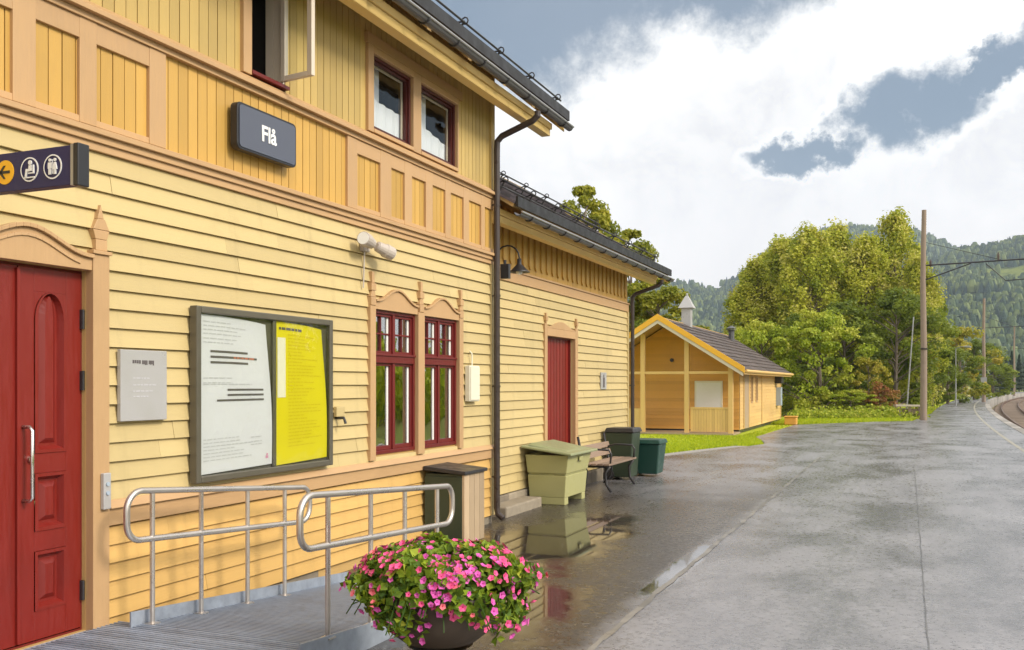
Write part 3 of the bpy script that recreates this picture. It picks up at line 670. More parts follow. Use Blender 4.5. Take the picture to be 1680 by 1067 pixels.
# downpipes ---------------------------------------------------------------
def downpipe(gx, gz_, y, wx, zb):
    mb = MB(); mb.tube([(gx, y, gz_-.05), (gx, y, gz_-.10), (gx-.06, y, gz_-.155), (wx+.15, y, gz_-.30), (wx+.09, y, gz_-.36), (wx+.085, y, gz_-.46), (wx+.085, y, zb+.12), (wx+.10, y, zb+.05), (wx+.17, y, zb)], .038, 12, True)
    for z in np.arange(zb+.5, gz_-.5, 1.1): mb.tube([(wx+.085, y, z-.012), (wx+.085, y, z+.012)], .045, 12); mb.box(wx-.0, wx+.06, y-.008, y+.008, z-.008, z+.008)
    return mb.build('downpipe', 'pipe', bld, smooth=False)
YD = wy(814, WX+.085); downpipe(-4.075, 5.0, wy(814, WX+.085), WX+.01, .07); YD2 = YE+.05; downpipe(-4.375, 3.75, YE+.04, WW+.01, .07)
# wing --------------------------------------------------------------------
ZWB = wall(840, 464, WW)[1]; print('wing band', ZWB, YE, YC, wd, YR, YWR)
whole = [(wd[0]-.02, wd[1]+.02, wd[2], wd[3]+.02)]
mb = MB(); panel_wall(mb, WW-.14, WW-.012, YC+.0, YE, 0, 4.1, [wd]); mb.prism([(WW-.02, 0), (-10.2, 0), (-10.2, 4.1), (-7.65, 5.78), (WW-.02, 4.1)], 'y', YE-.1, YE-.0); mb.box(-10.3, -10.2, YC, YE, 0, 4.1); mb.build('wing_wall_backing', 'siding', bld)
mb = MB(); clap(mb, WW, YC+.02, YE-.06, .22, ZWB, .1225, whole); mb.build('wing_siding', 'siding', bld)
mb = MB(); mb.box(WW-.01, WW+.032, YE-.06, YE+.04, .2, ZWB); mb.build('corner_board', 'siding', bld)
mb = MB(); mb.box(WW-.01, WW+.03, YC+.02, YE+.02, ZWB, ZWB+.14); mb.box(WW-.01, WW+.05, YC+.02, YE+.03, ZWB+.142, ZWB+.17); mb.build('wing_cornice', 'trim', bld, bevel=.003)
mb = MB(); vboards(mb, WW-.012, YC+.02, YE+.0, ZWB+.17, 4.1, .235, (), .015, .004)
for i in range(30):
    y = YC+.2+i*.2375
    if y < YE-.05:
        mb.box(WW+.004, WW+.030, y-.06, y+.06, ZWB+.30, 4.1)
        mb.hexa([(WW+.004, y-.02, ZWB+.25), (WW+.030, y-.02, ZWB+.25), (WW+.030, y+.02, ZWB+.25), (WW+.004, y+.02, ZWB+.25)], [(WW+.004, y-.06, ZWB+.30), (WW+.030, y-.06, ZWB+.30), (WW+.030, y+.06, ZWB+.30), (WW+.004, y+.06, ZWB+.30)])
mb.build('wing_frieze', 'frieze', bld)
mb = MB()
for i in range(12):
    a = YC+.03+i*(YE-YC)/12; b = a+(YE-YC)/12; mb.box(WW-.10, WW+.05, a+.004, min(YE, b-.004), -.05, .205, random.uniform(-1, 1))
mb.build('wing_foundation', 'stone', bld, bevel=.015)
mb = MB(); a = wy(838, -4.75); mb.box(WW+.055, -4.70, a-.25, a+1.0, -.04, .13); mb.build('stone_step', 'stone', bld, bevel=.02)

# red plank door in the wing
def plank_door():
    y0, y1, z0, z1 = wd; mb = MB(); X = WW-.10
    vboards(mb, X, y0+.03, y1-.03, z0+.02, z1-.02, .135, (), .03, .012); d = mb.build('plank_door', 'red', bld)
    mb = MB(); mb.box(X-.02, X+.06, y0, y0+.03, z0, z1); mb.box(X-.02, X+.06, y1-.03, y1, z0, z1); mb.box(X-.02, X+.06, y0+.03, y1-.03, z1-.02, z1); mb.build('frame', 'redwin', d)
    mb = MB()
    for a, b in ((y0-.11, y0-.001), (y1+.001, y1+.13)): mb.box(WW-.12, WW+.045, a, b, z0, z1+.18)
    mb.box(WW-.01, WW+.046, y0-.0, y1+.0, z1+.002, z1+.12)
    for y in (y0-.055, y1+.065):
        mb.box(WW-.01, WW+.05, y-.022, y+.022, z1+.183, z1+.34); mb.box(WW-.01, WW+.06, y-.04, y+.04, z1+.22, z1+.29)
    n = 10; pr = [(y0, z1+.122)]+[(y0+(y1-y0)*i/n, z1+.14+.10*math.sin(math.pi*i/n)**2) for i in range(n+1)]+[(y1, z1+.122)]
    mb.prism(pr, 'x', WW-.01, WW+.042); mb.build('casing', 'trim_v', d, bevel=.003)
    mb = MB(); mb.box(WW-.1, WW+.10, y0-.05, y1+.05, z0-.1, z0+.0); mb.build('threshold', 'stone', d)
plank_door()

# lower windows -----------------------------------------------------------
def rail_box(mb, X0, X1, y0, y1, z0, z1, t, tb=None):
    tb = tb or t; mb.box(X0, X1, y0, y0+t, z0, z1); mb.box(X0, X1, y1-t, y1, z0, z1); mb.box(X0, X1, y0+t, y1-t, z0, z0+tb); mb.box(X0, X1, y0+t, y1-t, z1-t, z1)
def pane(w, X, y0, y1, z0, z1, mat='glass', name='pane'):
    mb = MB(); mb.quad((X, y0, z0), (X, y1, z0), (X, y1, z1), (X, y0, z1)); return mb.build(name, mat, w)
def low_window(q):
    y0, y1, z0, z1 = q; X = WX-.05; mb = MB(); rail_box(mb, X-.03, X+.055, y0, y1, z0, z1, .03, .035)
    zm = z0+(z1-z0)*.66; mb.box(X-.028, X+.062, y0+.03, y1-.03, zm-.035, zm+.035); mb.box(X-.02, X+.074, y0+.01, y1-.01, zm+.034, zm+.055)
    ym = (y0+y1)/2; mb.box(X-.026, X+.05, ym-.022, ym+.022, z0+.035, zm-.035); mb.box(X-.026, X+.05, ym-.022, ym+.022, zm+.035, z1-.03)
    w = mb.build('window', 'redwin', bld, bevel=.003)
    for a, b in ((y0+.031, ym-.023), (ym+.023, y1-.031)):
        for u, v, up in ((z0+.036, zm-.036, 0), (zm+.056, z1-.031, 1)):
            mb = MB(); rail_box(mb, X-.015, X+.035, a, b, u, v, .026, .04 if not up else .026)
            if up:
                mb.box(X-.0, X+.024, (a+b)/2-.008, (a+b)/2+.008, u+.026, v-.026); mb.box(X-.0, X+.0235, a+.026, (a+b)/2-.008, (u+v)/2-.008, (u+v)/2+.008); mb.box(X-.0, X+.0235, (a+b)/2+.008, b-.026, (u+v)/2-.008, (u+v)/2+.008)
            mb.build('sash', 'redwin', w, bevel=.002); pane(w, X+.004, a+.02, b-.02, u+.02, v-.02)
            mb = MB(); mb.box(X+.006, X+.012, b-.058, b-.0265, u+.027, v-.027); 
            pass
            mb.build('inner_frame', 'white', w)
    mb = MB(); mb.box(X-.9, X-.88, y0-.2, y1+.2, z0-.2, z1+.2); mb.build('dark_interior', 'roomdark', w)
low_window(w1); low_window(w2)
def hood(y0, y1, z, hgt=.13):
    n = 14; pr = [(y0, z)]
    for i in range(n+1):
        t = i/n; pr.append((y0+(y1-y0)*t, z+.07+hgt*(.5-.5*math.cos(2*math.pi*t))**1.2))
    return pr+[(y1, z)]
mb = MB(); ya, yb = w1[0], w2[1]; ym0, ym1 = w1[1], w2[0]
cas = [(ya-.10, ya-.001), (ym0+.001, ym1-.001), (yb+.001, yb+.10)]
for a, b in cas: mb.box(WX-.01, WX+.048, a, b, ZP1+.014, 2.44)
for a, b in ((ya, ym0), (ym1, yb)): mb.prism([(p, q) for p, q in hood(a, b, 2.412)], 'x', WX-.01, WX+.040)
for a, b in ((ya, ym0), (ym1, yb)):
    pr = hood(a, b, 2.412); up = pr[1:-1]
    for (p0, q0), (p1, q1) in zip(up, up[1:]): mb.hexa([(WX-.01, p0, q0+.001), (WX+.06, p0, q0+.001), (WX+.06, p1, q1+.001), (WX-.01, p1, q1+.001)], [(WX-.01, p0, q0+.022), (WX+.06, p0, q0+.022), (WX+.06, p1, q1+.022), (WX-.01, p1, q1+.022)])
for a, b in cas:
    m_ = (a+b)/2; mb.box(WX-.01, WX+.054, m_-.045, m_+.045, 2.442, 2.52)
    mb.hexa([(WX-.01, m_-.045, 2.522), (WX+.05, m_-.045, 2.522), (WX+.05, m_+.045, 2.522), (WX-.01, m_+.045, 2.522)], [(WX-.01, m_-.025, 2.58), (WX+.05, m_-.025, 2.58), (WX+.05, m_+.025, 2.58), (WX-.01, m_+.025, 2.58)])
    mb.box(WX-.01, WX+.056, m_-.042, m_+.042, 2.582, 2.65); mb.box(WX-.01, WX+.05, m_-.022, m_+.022, 2.652, 2.76); 
mb.build('window_casing', 'trim_v', bld, bevel=.003)

# double entrance door ------------------------------------------------------
def arch_pts(y0, y1, z0, z1, n=12):
    r = (y1-y0)/2; m_ = (y0+y1)/2; h = r*1.45
    return [(y0, z0), (y1, z0)]+[(m_+r*math.cos(math.pi*i/n), z1-h+h*math.sin(math.pi*i/n)) for i in range(n+1)]
def inset(pts, d):
    cx = sum(p[0] for p in pts)/len(pts); cz = sum(p[1] for p in pts)/len(pts)
    hw = max(abs(p[0]-cx) for p in pts); hz = max(abs(p[1]-cz) for p in pts)
    return [(cx+(p[0]-cx)*(1-d/hw), cz+(p[1]-cz)*(1-d/hz)) for p in pts]
def leaf(y0, y1):
    X = WX-.06; z0, z1 = .19, 2.385; mb = MB()
    W_ = y1-y0; py0, py1 = y0+W_*.245, y1-W_*.245
    pans = [(.33, .62), (.76, 1.08)]; 
    zp = [(z0+.17, z0+.52), (z0+.64, z0+.98), (z0+1.10, z1-.14)]
    # stiles, rails around the panels
    mb.box(X-.02, X+.02, y0, py0, z0, z1, 0); mb.box(X-.02, X+.02, py1, y1, z0, z1, 0)
    zs = [z0]+[q for p in zp for q in p]+[z1]
    for i in range(0, len(zs), 2): mb.box(X-.02, X+.0199, py0, py1, zs[i], zs[i+1], 0)
    d = mb.build('door', 'red', bld, bevel=.002)
    mb = MB(); 
    # spandrels that turn the top opening into an arch
    a0, a1 = zp[2]; ar = arch_pts(py0, py1, a0, a1)[2:]; n = len(ar)//2
    mb.prism([(py1, a1)]+[ar[i] for i in range(0, n+1)][::1], 'x', X-.02, X+.0197); mb.prism([(py0, a1)]+[ar[i] for i in range(n, len(ar))], 'x', X-.02, X+.0197)
    for k, (a, b) in enumerate(zp):
        o_ = arch_pts(py0, py1, a, b) if k == 2 else [(py0, a), (py1, a), (py1, b), (py0, b)]
        i1, i2, i3 = inset(o_, .020), inset(o_, .040), inset(o_, .055); L = len(o_)
        lv = [(o_, X+.026), (i1, X+.026), (i2, X-.012), (i3, X-.012), (inset(o_, .085), X+.010)]
        for (pa, xa), (pb, xb) in zip(lv, lv[1:]):
            for i in range(L):
                j = (i+1) % L; mb.quad((xa, *pa[i]), (xa, *pa[j]), (xb, *pb[j]), (xb, *pb[i]))
        mb.poly([(X+.010, *q) for q in lv[-1][0]])
    mb.build('panels', 'red', d)
    return d
dl = leaf(door[0]+.015, dY-.004); dr = leaf(dY+.004, door[1]-.015)
def pull(d, y, sgn):
    X = WX-.04; mb = MB(); mb.tube([(X, y, 1.02), (X+.055, y, 1.02), (X+.075, y, 1.04), (X+.075, y, 1.43), (X+.055, y, 1.45), (X, y, 1.45)], .011, 10); mb.build('handle', 'steel', d, smooth=True)
    mb = MB(); mb.tube([(X-.0, y+.045*sgn, 1.26), (X+.02, y+.045*sgn, 1.26)], .018, 14); mb.build('lock', 'steel', d)
pull(dr, dY+.035, 1)
mb = MB(); mb.box(WX-.045, WX-.02, dY-.018, dY+.002, .2, 2.37); mb.build('astragal', 'red', dr)
for z in (.42, 1.72, 2.10):
    mb = MB(); mb.box(WX-.05, WX-.022, door[1]-.022, door[1]-.004, z-.06, z+.06); mb.tube([(WX-.02, door[1]-.014, z-.06), (WX-.02, door[1]-.014, z+.06)], .010, 8); mb.build('hinge', 'darkmetal', dr)
mb = MB(); rail_box(mb, WX-.13, WX-.045, door[0], door[1], .17, 2.40, .013); mb.build('door_frame', 'redwin', bld)
mb = MB()
for a, b in ((door[0]-.13, door[0]-.001), (door[1]+.001, door[1]+.13)):
    mb.box(WX-.04, WX+.050, a, b, .10, 2.505)
    m_ = (a+b)/2; mb.box(WX-.01, WX+.065, a-.01, b+.01, 2.507, 2.53)
    mb.box(WX-.01, WX+.052, m_-.045, m_+.045, 2.532, 2.60); mb.hexa([(WX-.01, m_-.045, 2.602), (WX+.05, m_-.045, 2.602), (WX+.05, m_+.045, 2.602), (WX-.01, m_+.045, 2.602)], [(WX-.01, m_-.065, 2.66), (WX+.05, m_-.065, 2.66), (WX+.05, m_+.065, 2.66), (WX-.01, m_+.065, 2.66)])
    mb.hexa([(WX-.01, m_-.065, 2.662), (WX+.05, m_-.065, 2.662), (WX+.05, m_+.065, 2.662), (WX-.01, m_+.065, 2.662)], [(WX-.01, m_-.028, 2.73), (WX+.05, m_-.028, 2.73), (WX+.05, m_+.028, 2.73), (WX-.01, m_+.028, 2.73)])
    mb.prism([(m_-.025, 2.732), (m_+.025, 2.732), (m_, 2.82)], 'x', WX-.01, WX+.045)
a, b = door[0], door[1]; n = 20
prof = [(a+(b-a)*i/n, 2.475+.125*(.5-.5*math.cos(2*math.pi*i/n))**1.2) for i in range(n+1)]
mb.prism([(a, 2.402), *prof, (b, 2.402)], 'x', WX-.04, WX+.042)
for (p0, q0), (p1, q1) in zip(prof, prof[1:]): mb.hexa([(WX-.01, p0, q0+.001), (WX+.065, p0, q0+.001), (WX+.065, p1, q1+.001), (WX-.01, p1, q1+.001)], [(WX-.01, p0, q0+.026), (WX+.065, p0, q0+.026), (WX+.065, p1, q1+.026), (WX-.01, p1, q1+.026)])
prof2 = [(p, q-.05) for p, q in prof]
for (p0, q0), (p1, q1) in zip(prof2[2:-2], prof2[3:-2]): mb.hexa([(WX+.04, p0, q0), (WX+.052, p0, q0), (WX+.052, p1, q1), (WX+.04, p1, q1)], [(WX+.04, p0, q0+.02), (WX+.050, p0, q0+.02), (WX+.050, p1, q1+.02), (WX+.04, p1, q1+.02)])
mb.build('door_casing', 'trim_v', bld, bevel=.003)
mb = MB(); mb.box(WX-.6, WX+.02, door[0]-.02, door[1]+.02, .13, .168); mb.build('door_sill', 'galv', bld)

# upper windows -------------------------------------------------------------
def up_window(q, cur):
    y0, y1, z0, z1 = q; X = WX-.04; mb = MB(); rail_box(mb, X-.04, X+.045, y0, y1, z0, z1, .028)
    w = mb.build('window', 'maroon', bld, bevel=.003)
    mb = MB(); rail_box(mb, X-.02, X+.018, y0+.03, y1-.03, z0+.03, z1-.03, .022); mb.build('sash', 'maroon', w)
    mb = MB(); rail_box(mb, X-.034, X-.022, y0+.04, y1-.04, z0+.04, z1-.04, .032, .015); mb.build('inner_frame', 'whiteframe', w)
    pane(w, X-.002, y0+.045, y1-.045, z0+.045, z1-.045, 'upperglass')
    mb = MB(); n = 16; ya_, yb_ = y0+.03, y1-.03
    for i in range(n):
        a = ya_+(yb_-ya_)*i/n; b = ya_+(yb_-ya_)*(i+1)/n; xa = X-.06+.010*math.sin(i*1.7); xb_ = X-.06+.010*math.sin((i+1)*1.7)
        h = z0+.03+(z1-z0)*(cur[0]+(cur[1]-cur[0])*i/n); h2 = z0+.03+(z1-z0)*(cur[0]+(cur[1]-cur[0])*(i+1)/n)
        mb.quad((xa, a, z0+.02), (xb_, b, z0+.02), (xb_, b, h2), (xa, a, h))
    mb.build('curtain', 'curtain', w)
    mb = MB(); mb.box(X-.7, X-.68, y0-.3, y1+.3, z0-.2, z1+.2); mb.build('dark_interior', 'roomdark', w)
    mb = MB(); mb.box(X-.12, X-.10, y0+(y1-y0)*.38, y0+(y1-y0)*.50, z0+.3, z1); mb.build('drape', 'curtain', w)
up_window(u1, (.46, .42)); up_window(u2, (.50, .32))
mb = MB()
for a, b in ((u1[0]-.10, u1[0]-.001), (u1[1]+.001, u2[0]-.001), (u2[1]+.001, u2[1]+.03)): mb.box(WX-.01, WX+.040, a, b, ZU1+.01, 4.90)
mb.box(WX-.01, WX+.044, u1[0]-.12, u2[1]+.12, 4.902, 5.0); mb.box(WX-.01, WX+.045, u1[0], u1[1], ZU1+.012, 4.118); mb.box(WX-.01, WX+.045, u2[0], u2[1], ZU1+.012, 4.118); mb.box(WX-.01, WX+.042, u1[0], u1[1], 4.832, 4.90); mb.box(WX-.01, WX+.042, u2[0], u2[1], 4.832, 4.90)
mb.build('upper_window_casing', 'trim_v', bld, bevel=.003)
# the open casement
y0, y1, z0, z1 = uo; X = WX-.04
mb = MB(); rail_box(mb, X-.05, X+.045, y0, y1, z0, z1, .02); mb.box(X-.13, X-.051, y1-.02, y1+.02, z0, z1); w = mb.build('open_window', 'whiteframe', bld, bevel=.003)
mb = MB(); mb.box(X-.02, X+.09, y0-.005, y1+.01, z0-.028, z0-.001); mb.build('window_sill', 'redwin', w)

mb = MB(); mb.box(X-1.1, X-1.08, y0-.6, y1+.6, z0-.2, z1+.2); mb.box(X-1.08, X-.16, y1+.05, y1+.07, z0-.2, z1+.2); mb.build('dark_interior', 'roomdark', w)
sash = MB(); t = .035; L = .335
hx, hy = X+.055, y1-.02; ang = R(8)
def SP(a, b, z):                          # a along the sash outward, b its thickness
    return (hx+a*math.cos(ang)-b*math.sin(ang), hy-a*math.sin(ang)-b*math.cos(ang), z)
def sbox(mb, a0, a1, z0, z1, b0=-.0, b1=.04):
    mb.hexa([SP(a0, b0, z0), SP(a0, b1, z0), SP(a1, b1, z0), SP(a1, b0, z0)][::1], [SP(a0, b0, z1), SP(a0, b1, z1), SP(a1, b1, z1), SP(a1, b0, z1)])
sbox(sash, 0, .045, z0+.03, z1-.03); sbox(sash, L-.05, L, z0+.03, z1-.03); sbox(sash, .045, L-.05, z0+.03, z0+.07); sbox(sash, .045, L-.05, z1-.07, z1-.03)
sash.build('casement_sash', 'whiteframe', w, bevel=.003)
mb = MB(); mb.poly([SP(.03, .02, z0+.05), SP(L-.03, .02, z0+.05), SP(L-.03, .02, z1-.05), SP(.03, .02, z1-.05)]); mb.build('pane', 'clearglass', w)
mb = MB(); mb.box(WX-.01, WX+.040, y0-.10, y0-.001, ZU1+.01, 5.04); mb.box(WX-.01, WX+.042, y0-.11, y1+.02, 5.042, 5.12); mb.build('upper_window_casing', 'trim_v', bld, bevel=.003)

# ------------------------------------------------------------------ things fixed to the wall
def text_mesh(txt, size, ext=.002):
    cu = bpy.data.curves.new('t', 'FONT'); cu.body = txt; cu.size = size; cu.extrude = ext; cu.offset = size*.022; cu.align_x = 'CENTER'; cu.align_y = 'CENTER'
    ob = bpy.data.objects.new('t', cu); S.collection.objects.link(ob); bpy.context.view_layer.update()
    me = bpy.data.meshes.new_from_object(ob.evaluated_get(bpy.context.evaluated_depsgraph_get())); bpy.data.objects.remove(ob); return me
def rrect(y0, y1, z0, z1, r, n=6):
    out_ = []
    for (cy, cz, a0) in ((y1-r, z1-r, 0), (y0+r, z1-r, 90), (y0+r, z0+r, 180), (y1-r, z0+r, 270)):
        for i in range(n+1): a = R(a0+90*i/n); out_.append((cy+r*math.cos(a), cz+r*math.sin(a)))
    return out_
# station name sign
XS = WX+.11
ya, za1 = wall(390, 170, XS); yb, zb1 = wall(487, 200, XS); _, za0 = wall(390, 248, XS); _, zb0 = wall(487, 272, XS)
z1s = (za1+zb1)/2; z0s = (za0+zb0)/2; print('sign', ya, yb, z0s, z1s, za1, zb1, za0, zb0)
sg = thing('name_sign', (WX, (ya+yb)/2, z0s), 'dark grey station name sign with rounded corners reading Flå in white', 'sign')
mb = MB(); mb.prism(rrect(ya, yb, z0s, z1s, .045), 'x', WX+.04, XS-.004); mb.build('sign_case', 'blacksign', sg, bevel=.006)
mb = MB(); mb.prism(rrect(ya+.022, yb-.022, z0s+.02, z1s-.02, .03), 'x', XS-.006, XS+.002); mb.build('sign_face', 'greysign', sg)
me = text_mesh('Flå', .17); me.materials.append(MATS['signwhite']); o = bpy.data.objects.new('lettering', me); link(o, sg)
o.location = (XS+.004-WX, 0.0, (z1s-z0s)/2-.005); o.rotation_euler = (R(90), 0, R(90))
# blue flag sign at right angles to the wall
YF = 3.5
xr, ztr = -3.79, zat(239, 3.79*s_+YF*c_); zbr = zat(304, 3.79*s_+YF*c_)
fs = thing('direction_sign', (WX, YF, zbr), 'navy blue projecting sign with yellow arrow disc and two white round pictograms', 'sign')
mb = MB(); mb.box(WX+.10, xr-.035, YF-.03, YF+.03, zbr, ztr); mb.build('sign_body', 'navy', fs, bevel=.003)
mb = MB(); mb.box(xr-.033, xr-.015, YF-.034, YF+.034, zbr-.004, ztr+.004); mb.build('edge_strip', 'zinc', fs)
mb = MB(); mb.box(xr-.0148, xr+.02, YF-.036, YF+.036, zbr-.008, ztr+.008); mb.build('end_cap', 'blacksign', fs, bevel=.006)
mb = MB(); mb.tube([(WX, YF, zbr+.05), (WX+.10, YF, zbr+.05)], .02, 8); mb.tube([(WX, YF, ztr-.05), (WX+.10, YF, ztr-.05)], .02, 8); mb.box(WX+.0, WX+.012, YF-.05, YF+.05, zbr, ztr); mb.build('bracket', 'darkmetal', fs)
def xs_at(x): r = (x-840)/FPX; return (YF-.03)*(r*c_-s_)/(c_+r*s_)
zc = (zbr+ztr)/2; yf = YF-.0305
def disc(cx, cz, r0, r1, y=yf, n=28, th=.003):
    m = MB()
    for i in range(n):
        a, b = 2*math.pi*i/n, 2*math.pi*(i+1)/n
        m.quad((cx+r1*math.cos(a), y-th, cz+r1*math.sin(a)), (cx+r1*math.cos(b), y-th, cz+r1*math.sin(b)), (cx+r0*math.cos(b), y-th, cz+r0*math.sin(b)), (cx+r0*math.cos(a), y-th, cz+r0*math.sin(a)))
        m.quad((cx+r1*math.cos(b), y-th, cz+r1*math.sin(b)), (cx+r1*math.cos(a), y-th, cz+r1*math.sin(a)), (cx+r1*math.cos(a), y, cz+r1*math.sin(a)), (cx+r1*math.cos(b), y, cz+r1*math.sin(b)))
    return m
rc = .062; c1x, c2x, c3x = xs_at(9), xs_at(49), xs_at(87)
ar_ = disc(c1x, zc, .0, rc).build('arrow_disc', 'signyellow', fs)
mb = MB(); yq = yf-.006
mb.box(c1x-.03, c1x+.036, yq, yf-.0035, zc-.007, zc+.007)
mb.prism([(c1x-.040, zc), (c1x-.008, zc+.034), (c1x+.006, zc+.034), (c1x-.022, zc), (c1x+.006, zc-.034), (c1x-.008, zc-.034)], 'y', yq, yf-.0035); mb.build('arrow', 'blacksign', ar_)
for cx, nm in ((c2x, 'a'), (c3x, 'b')):
    ring = disc(cx, zc, rc-.007, rc).build('pictogram', 'signwhite', fs); mb = MB()
    if nm == 'a':                          # seated person
        mb.prism([(cx+.006+.012*math.cos(t), zc+.034+.012*math.sin(t)) for t in [i*math.pi/6 for i in range(12)]], 'y', yq, yf)
        mb.prism([(cx-.002, zc+.020), (cx+.016, zc+.020), (cx+.020, zc-.008), (cx-.012, zc-.010), (cx-.018, zc-.036), (cx-.030, zc-.036), (cx-.022, zc+.004), (cx-.004, zc+.002)], 'y', yq, yf)
        mb.prism([(cx+.026, zc+.022), (cx+.032, zc+.022), (cx+.034, zc-.022), (cx-.006, zc-.022), (cx-.006, zc-.016), (cx+.026, zc-.016)], 'y', yq, yf)
        mb.box(cx-.034, cx+.036, yq, yf, zc-.044, zc-.038)
    else:
        for dx, sk in ((-.017, 0), (.017, 1)):
            mb.prism([(cx+dx+.008*math.cos(t), zc+.034+.008*math.sin(t)) for t in [i*math.pi/6 for i in range(12)]], 'y', yq, yf)
            if sk: mb.prism([(cx+dx-.006, zc+.022), (cx+dx+.006, zc+.022), (cx+dx+.015, zc-.014), (cx+dx-.015, zc-.014)], 'y', yq, yf); mb.box(cx+dx-.007, cx+dx-.001, yq, yf, zc-.038, zc-.0145); mb.box(cx+dx+.001, cx+dx+.007, yq, yf, zc-.038, zc-.0145)
            else: mb.box(cx+dx-.012, cx+dx+.012, yq, yf, zc-.008, zc+.022); mb.box(cx+dx-.008, cx+dx-.001, yq, yf, zc-.038, zc-.0085); mb.box(cx+dx+.001, cx+dx+.008, yq, yf, zc-.038, zc-.0085)
        mb.box(cx-.001, cx+.001, yq, yf, zc-.036, zc+.036)
    mb.build('figure', 'signwhite', ring)
# notice board
XN = WX+.095
ya, zt = wall(323, 503, XN); yb, zt2 = wall(547, 524, XN); _, zb = wall(323, 791, XN); _, zb2 = wall(547, 766, XN); print('board', ya, yb, zt, zt2, zb, zb2)
ZT_, ZB_ = (zt+zt2)/2, (zb+zb2)/2
nb = thing('notice_board', (WX, (ya+yb)/2, ZB_), 'wide grey framed glazed notice board with a white and a yellow timetable poster', 'notice board')
mb = MB(); t = .05; rail_box(mb, WX+.028, XN, ya, yb, ZB_, ZT_, t, .05); mid = wall(450, 500, XN-.03)[0]; mb.box(WX+.04, XN-.02, mid-.025, mid+.02, ZB_+.05, ZT_-.05); mb.build('frame', 'boardframe', nb, bevel=.008)
mb = MB(); mb.box(WX+.03, WX+.05, ya+.05, yb-.05, ZB_+.05, ZT_-.05); mb.build('back_panel', 'boardframe', nb)
def poster(y0, y1, z0, z1, mat, curl, name):
    m = MB(); n = 16; k = 14
    def P(i, j):
        u, v = i/n, j/k
        sag = curl*(u**3)*(v**3)*.06
        return (WX+.066+.006*math.sin(u*3.0+v*2)*u+.007*math.sin(v*5)*u, y0+(y1-y0)*u-sag*(1+.3*math.sin(v*3)), z0+(z1-z0)*v-curl*.035*(u**2)*(v**2)+curl*.02*u*(1-v))
    for i in range(n):
        for j in range(k): m.quad(P(i, j), P(i+1, j), P(i+1, j+1), P(i, j+1))
    return m.build(name, mat, nb, smooth=True), P
wp, PW = poster(ya+.056, mid-.035, ZB_+.055, ZT_-.055, 'paper', 1.0, 'white_poster')
yp, PY = poster(mid+.022, yb-.062, ZB_+.055, ZT_-.055, 'yellowpaper', 1.0, 'yellow_poster')
def textrow(m, P, u0, u1, v, h, solid=False):
    u = u0
    while u < u1-.01:
        w_ = (u1-u0)/5 if solid else random.uniform(.03, .09); e = min(u+w_, u1)
        def Q(uu, vv): a = P(uu*16, vv*14); return (a[0]+.003, a[1], a[2])
        m.quad(Q(u, v), Q(e, v), Q(e, v+h), Q(u, v+h)); u = e+(.0 if solid else .014)
m = MB()
for i, (a, b) in enumerate(((.14, .66), (.14, .80), (.14, .66))): textrow(m, PW, a, b, .765-.035*i, .014, True)
for i, (a, b) in enumerate(((.36, .88), (.36, .88), (.22, .88))): textrow(m, PW, a, b, .52-.034*i, .013, True)
m.build('printed_lines', 'ink', wp)
m = MB()
for v in [.955, .93, .905, .88, .85, .825]+[.60, .57, .56]+[.08+.022*i for i in range(7)]: textrow(m, PW, .05, random.uniform(.4, .8), v, .006)
for v in (.20, .17, .15): textrow(m, PW, .68, .84, v, .006)
m.build('fine_print', 'inklight', wp)
m = MB(); textrow(m, PW, .45, .78, .7305, .012); m.build('red_print', 'inkred', wp)
m = MB(); textrow(m, PW, .90, .95, .045, .018, True); textrow(m, PW, .91, .94, .065, .014, True); m.build('logo', 'inkpink', wp)
m = MB(); textrow(m, PY, .05, .50, .945, .018)
m.build('heading', 'ink', yp)
m = MB()
for k in range(34):
    v = .91-k*.024; textrow(m, PY, .22, random.uniform(.45, .9), v, .007)
m.build('fine_print', 'inkyellow', yp)
m = MB()
for i in range(6): textrow(m, PY, .02, .17, .47+.07*i, .07, True)
m.build('pale_column', 'ivory', yp)
mb = MB(); mb.quad((XN-.012, ya+.03, ZB_+.03), (XN-.012, yb-.03, ZB_+.03), (XN-.012, yb-.03, ZT_-.03), (XN-.012, ya+.03, ZT_-.03)); mb.build('pane', 'clearglass', nb)
# grey information plate
XP = WX+.055; ya, za = wall(198, 574, XP); yb, zb = wall(274, 576, XP); _, zc0 = wall(198, 692, XP); zt = (za+zb)/2
pl = thing('information_plate', (WX, (ya+yb)/2, zc0), 'small light grey information plate with dark heading beside the red double door', 'sign')
mb = MB(); mb.box(WX+.024, XP, ya, yb, zc0, zt); mb.build('plate', 'greyplate', pl, bevel=.004)
m = MB(); y = ya+.10
for k in range(3):
    w_ = (.075, .05, .05)[k]; 
    for j in range(4): m.box(XP+.0005, XP+.002, y+j*w_/4, y+j*w_/4+w_/4*.75, zt-.085-.014*random.random(), zt-.066)
    y += w_+.008
m.build('heading', 'ink', pl)
m = MB()
for z, w_ in ((.18, .12), (.225, .17), (.265, .15), (.30, .13)):
    y = ya+.105
    while y < ya+.105+w_: e = y+random.uniform(.015, .04); m.box(XP+.0005, XP+.0015, y, e, zt-z-.007, zt-z); y = e+.007
m.build('fine_print', 'inklight', pl)
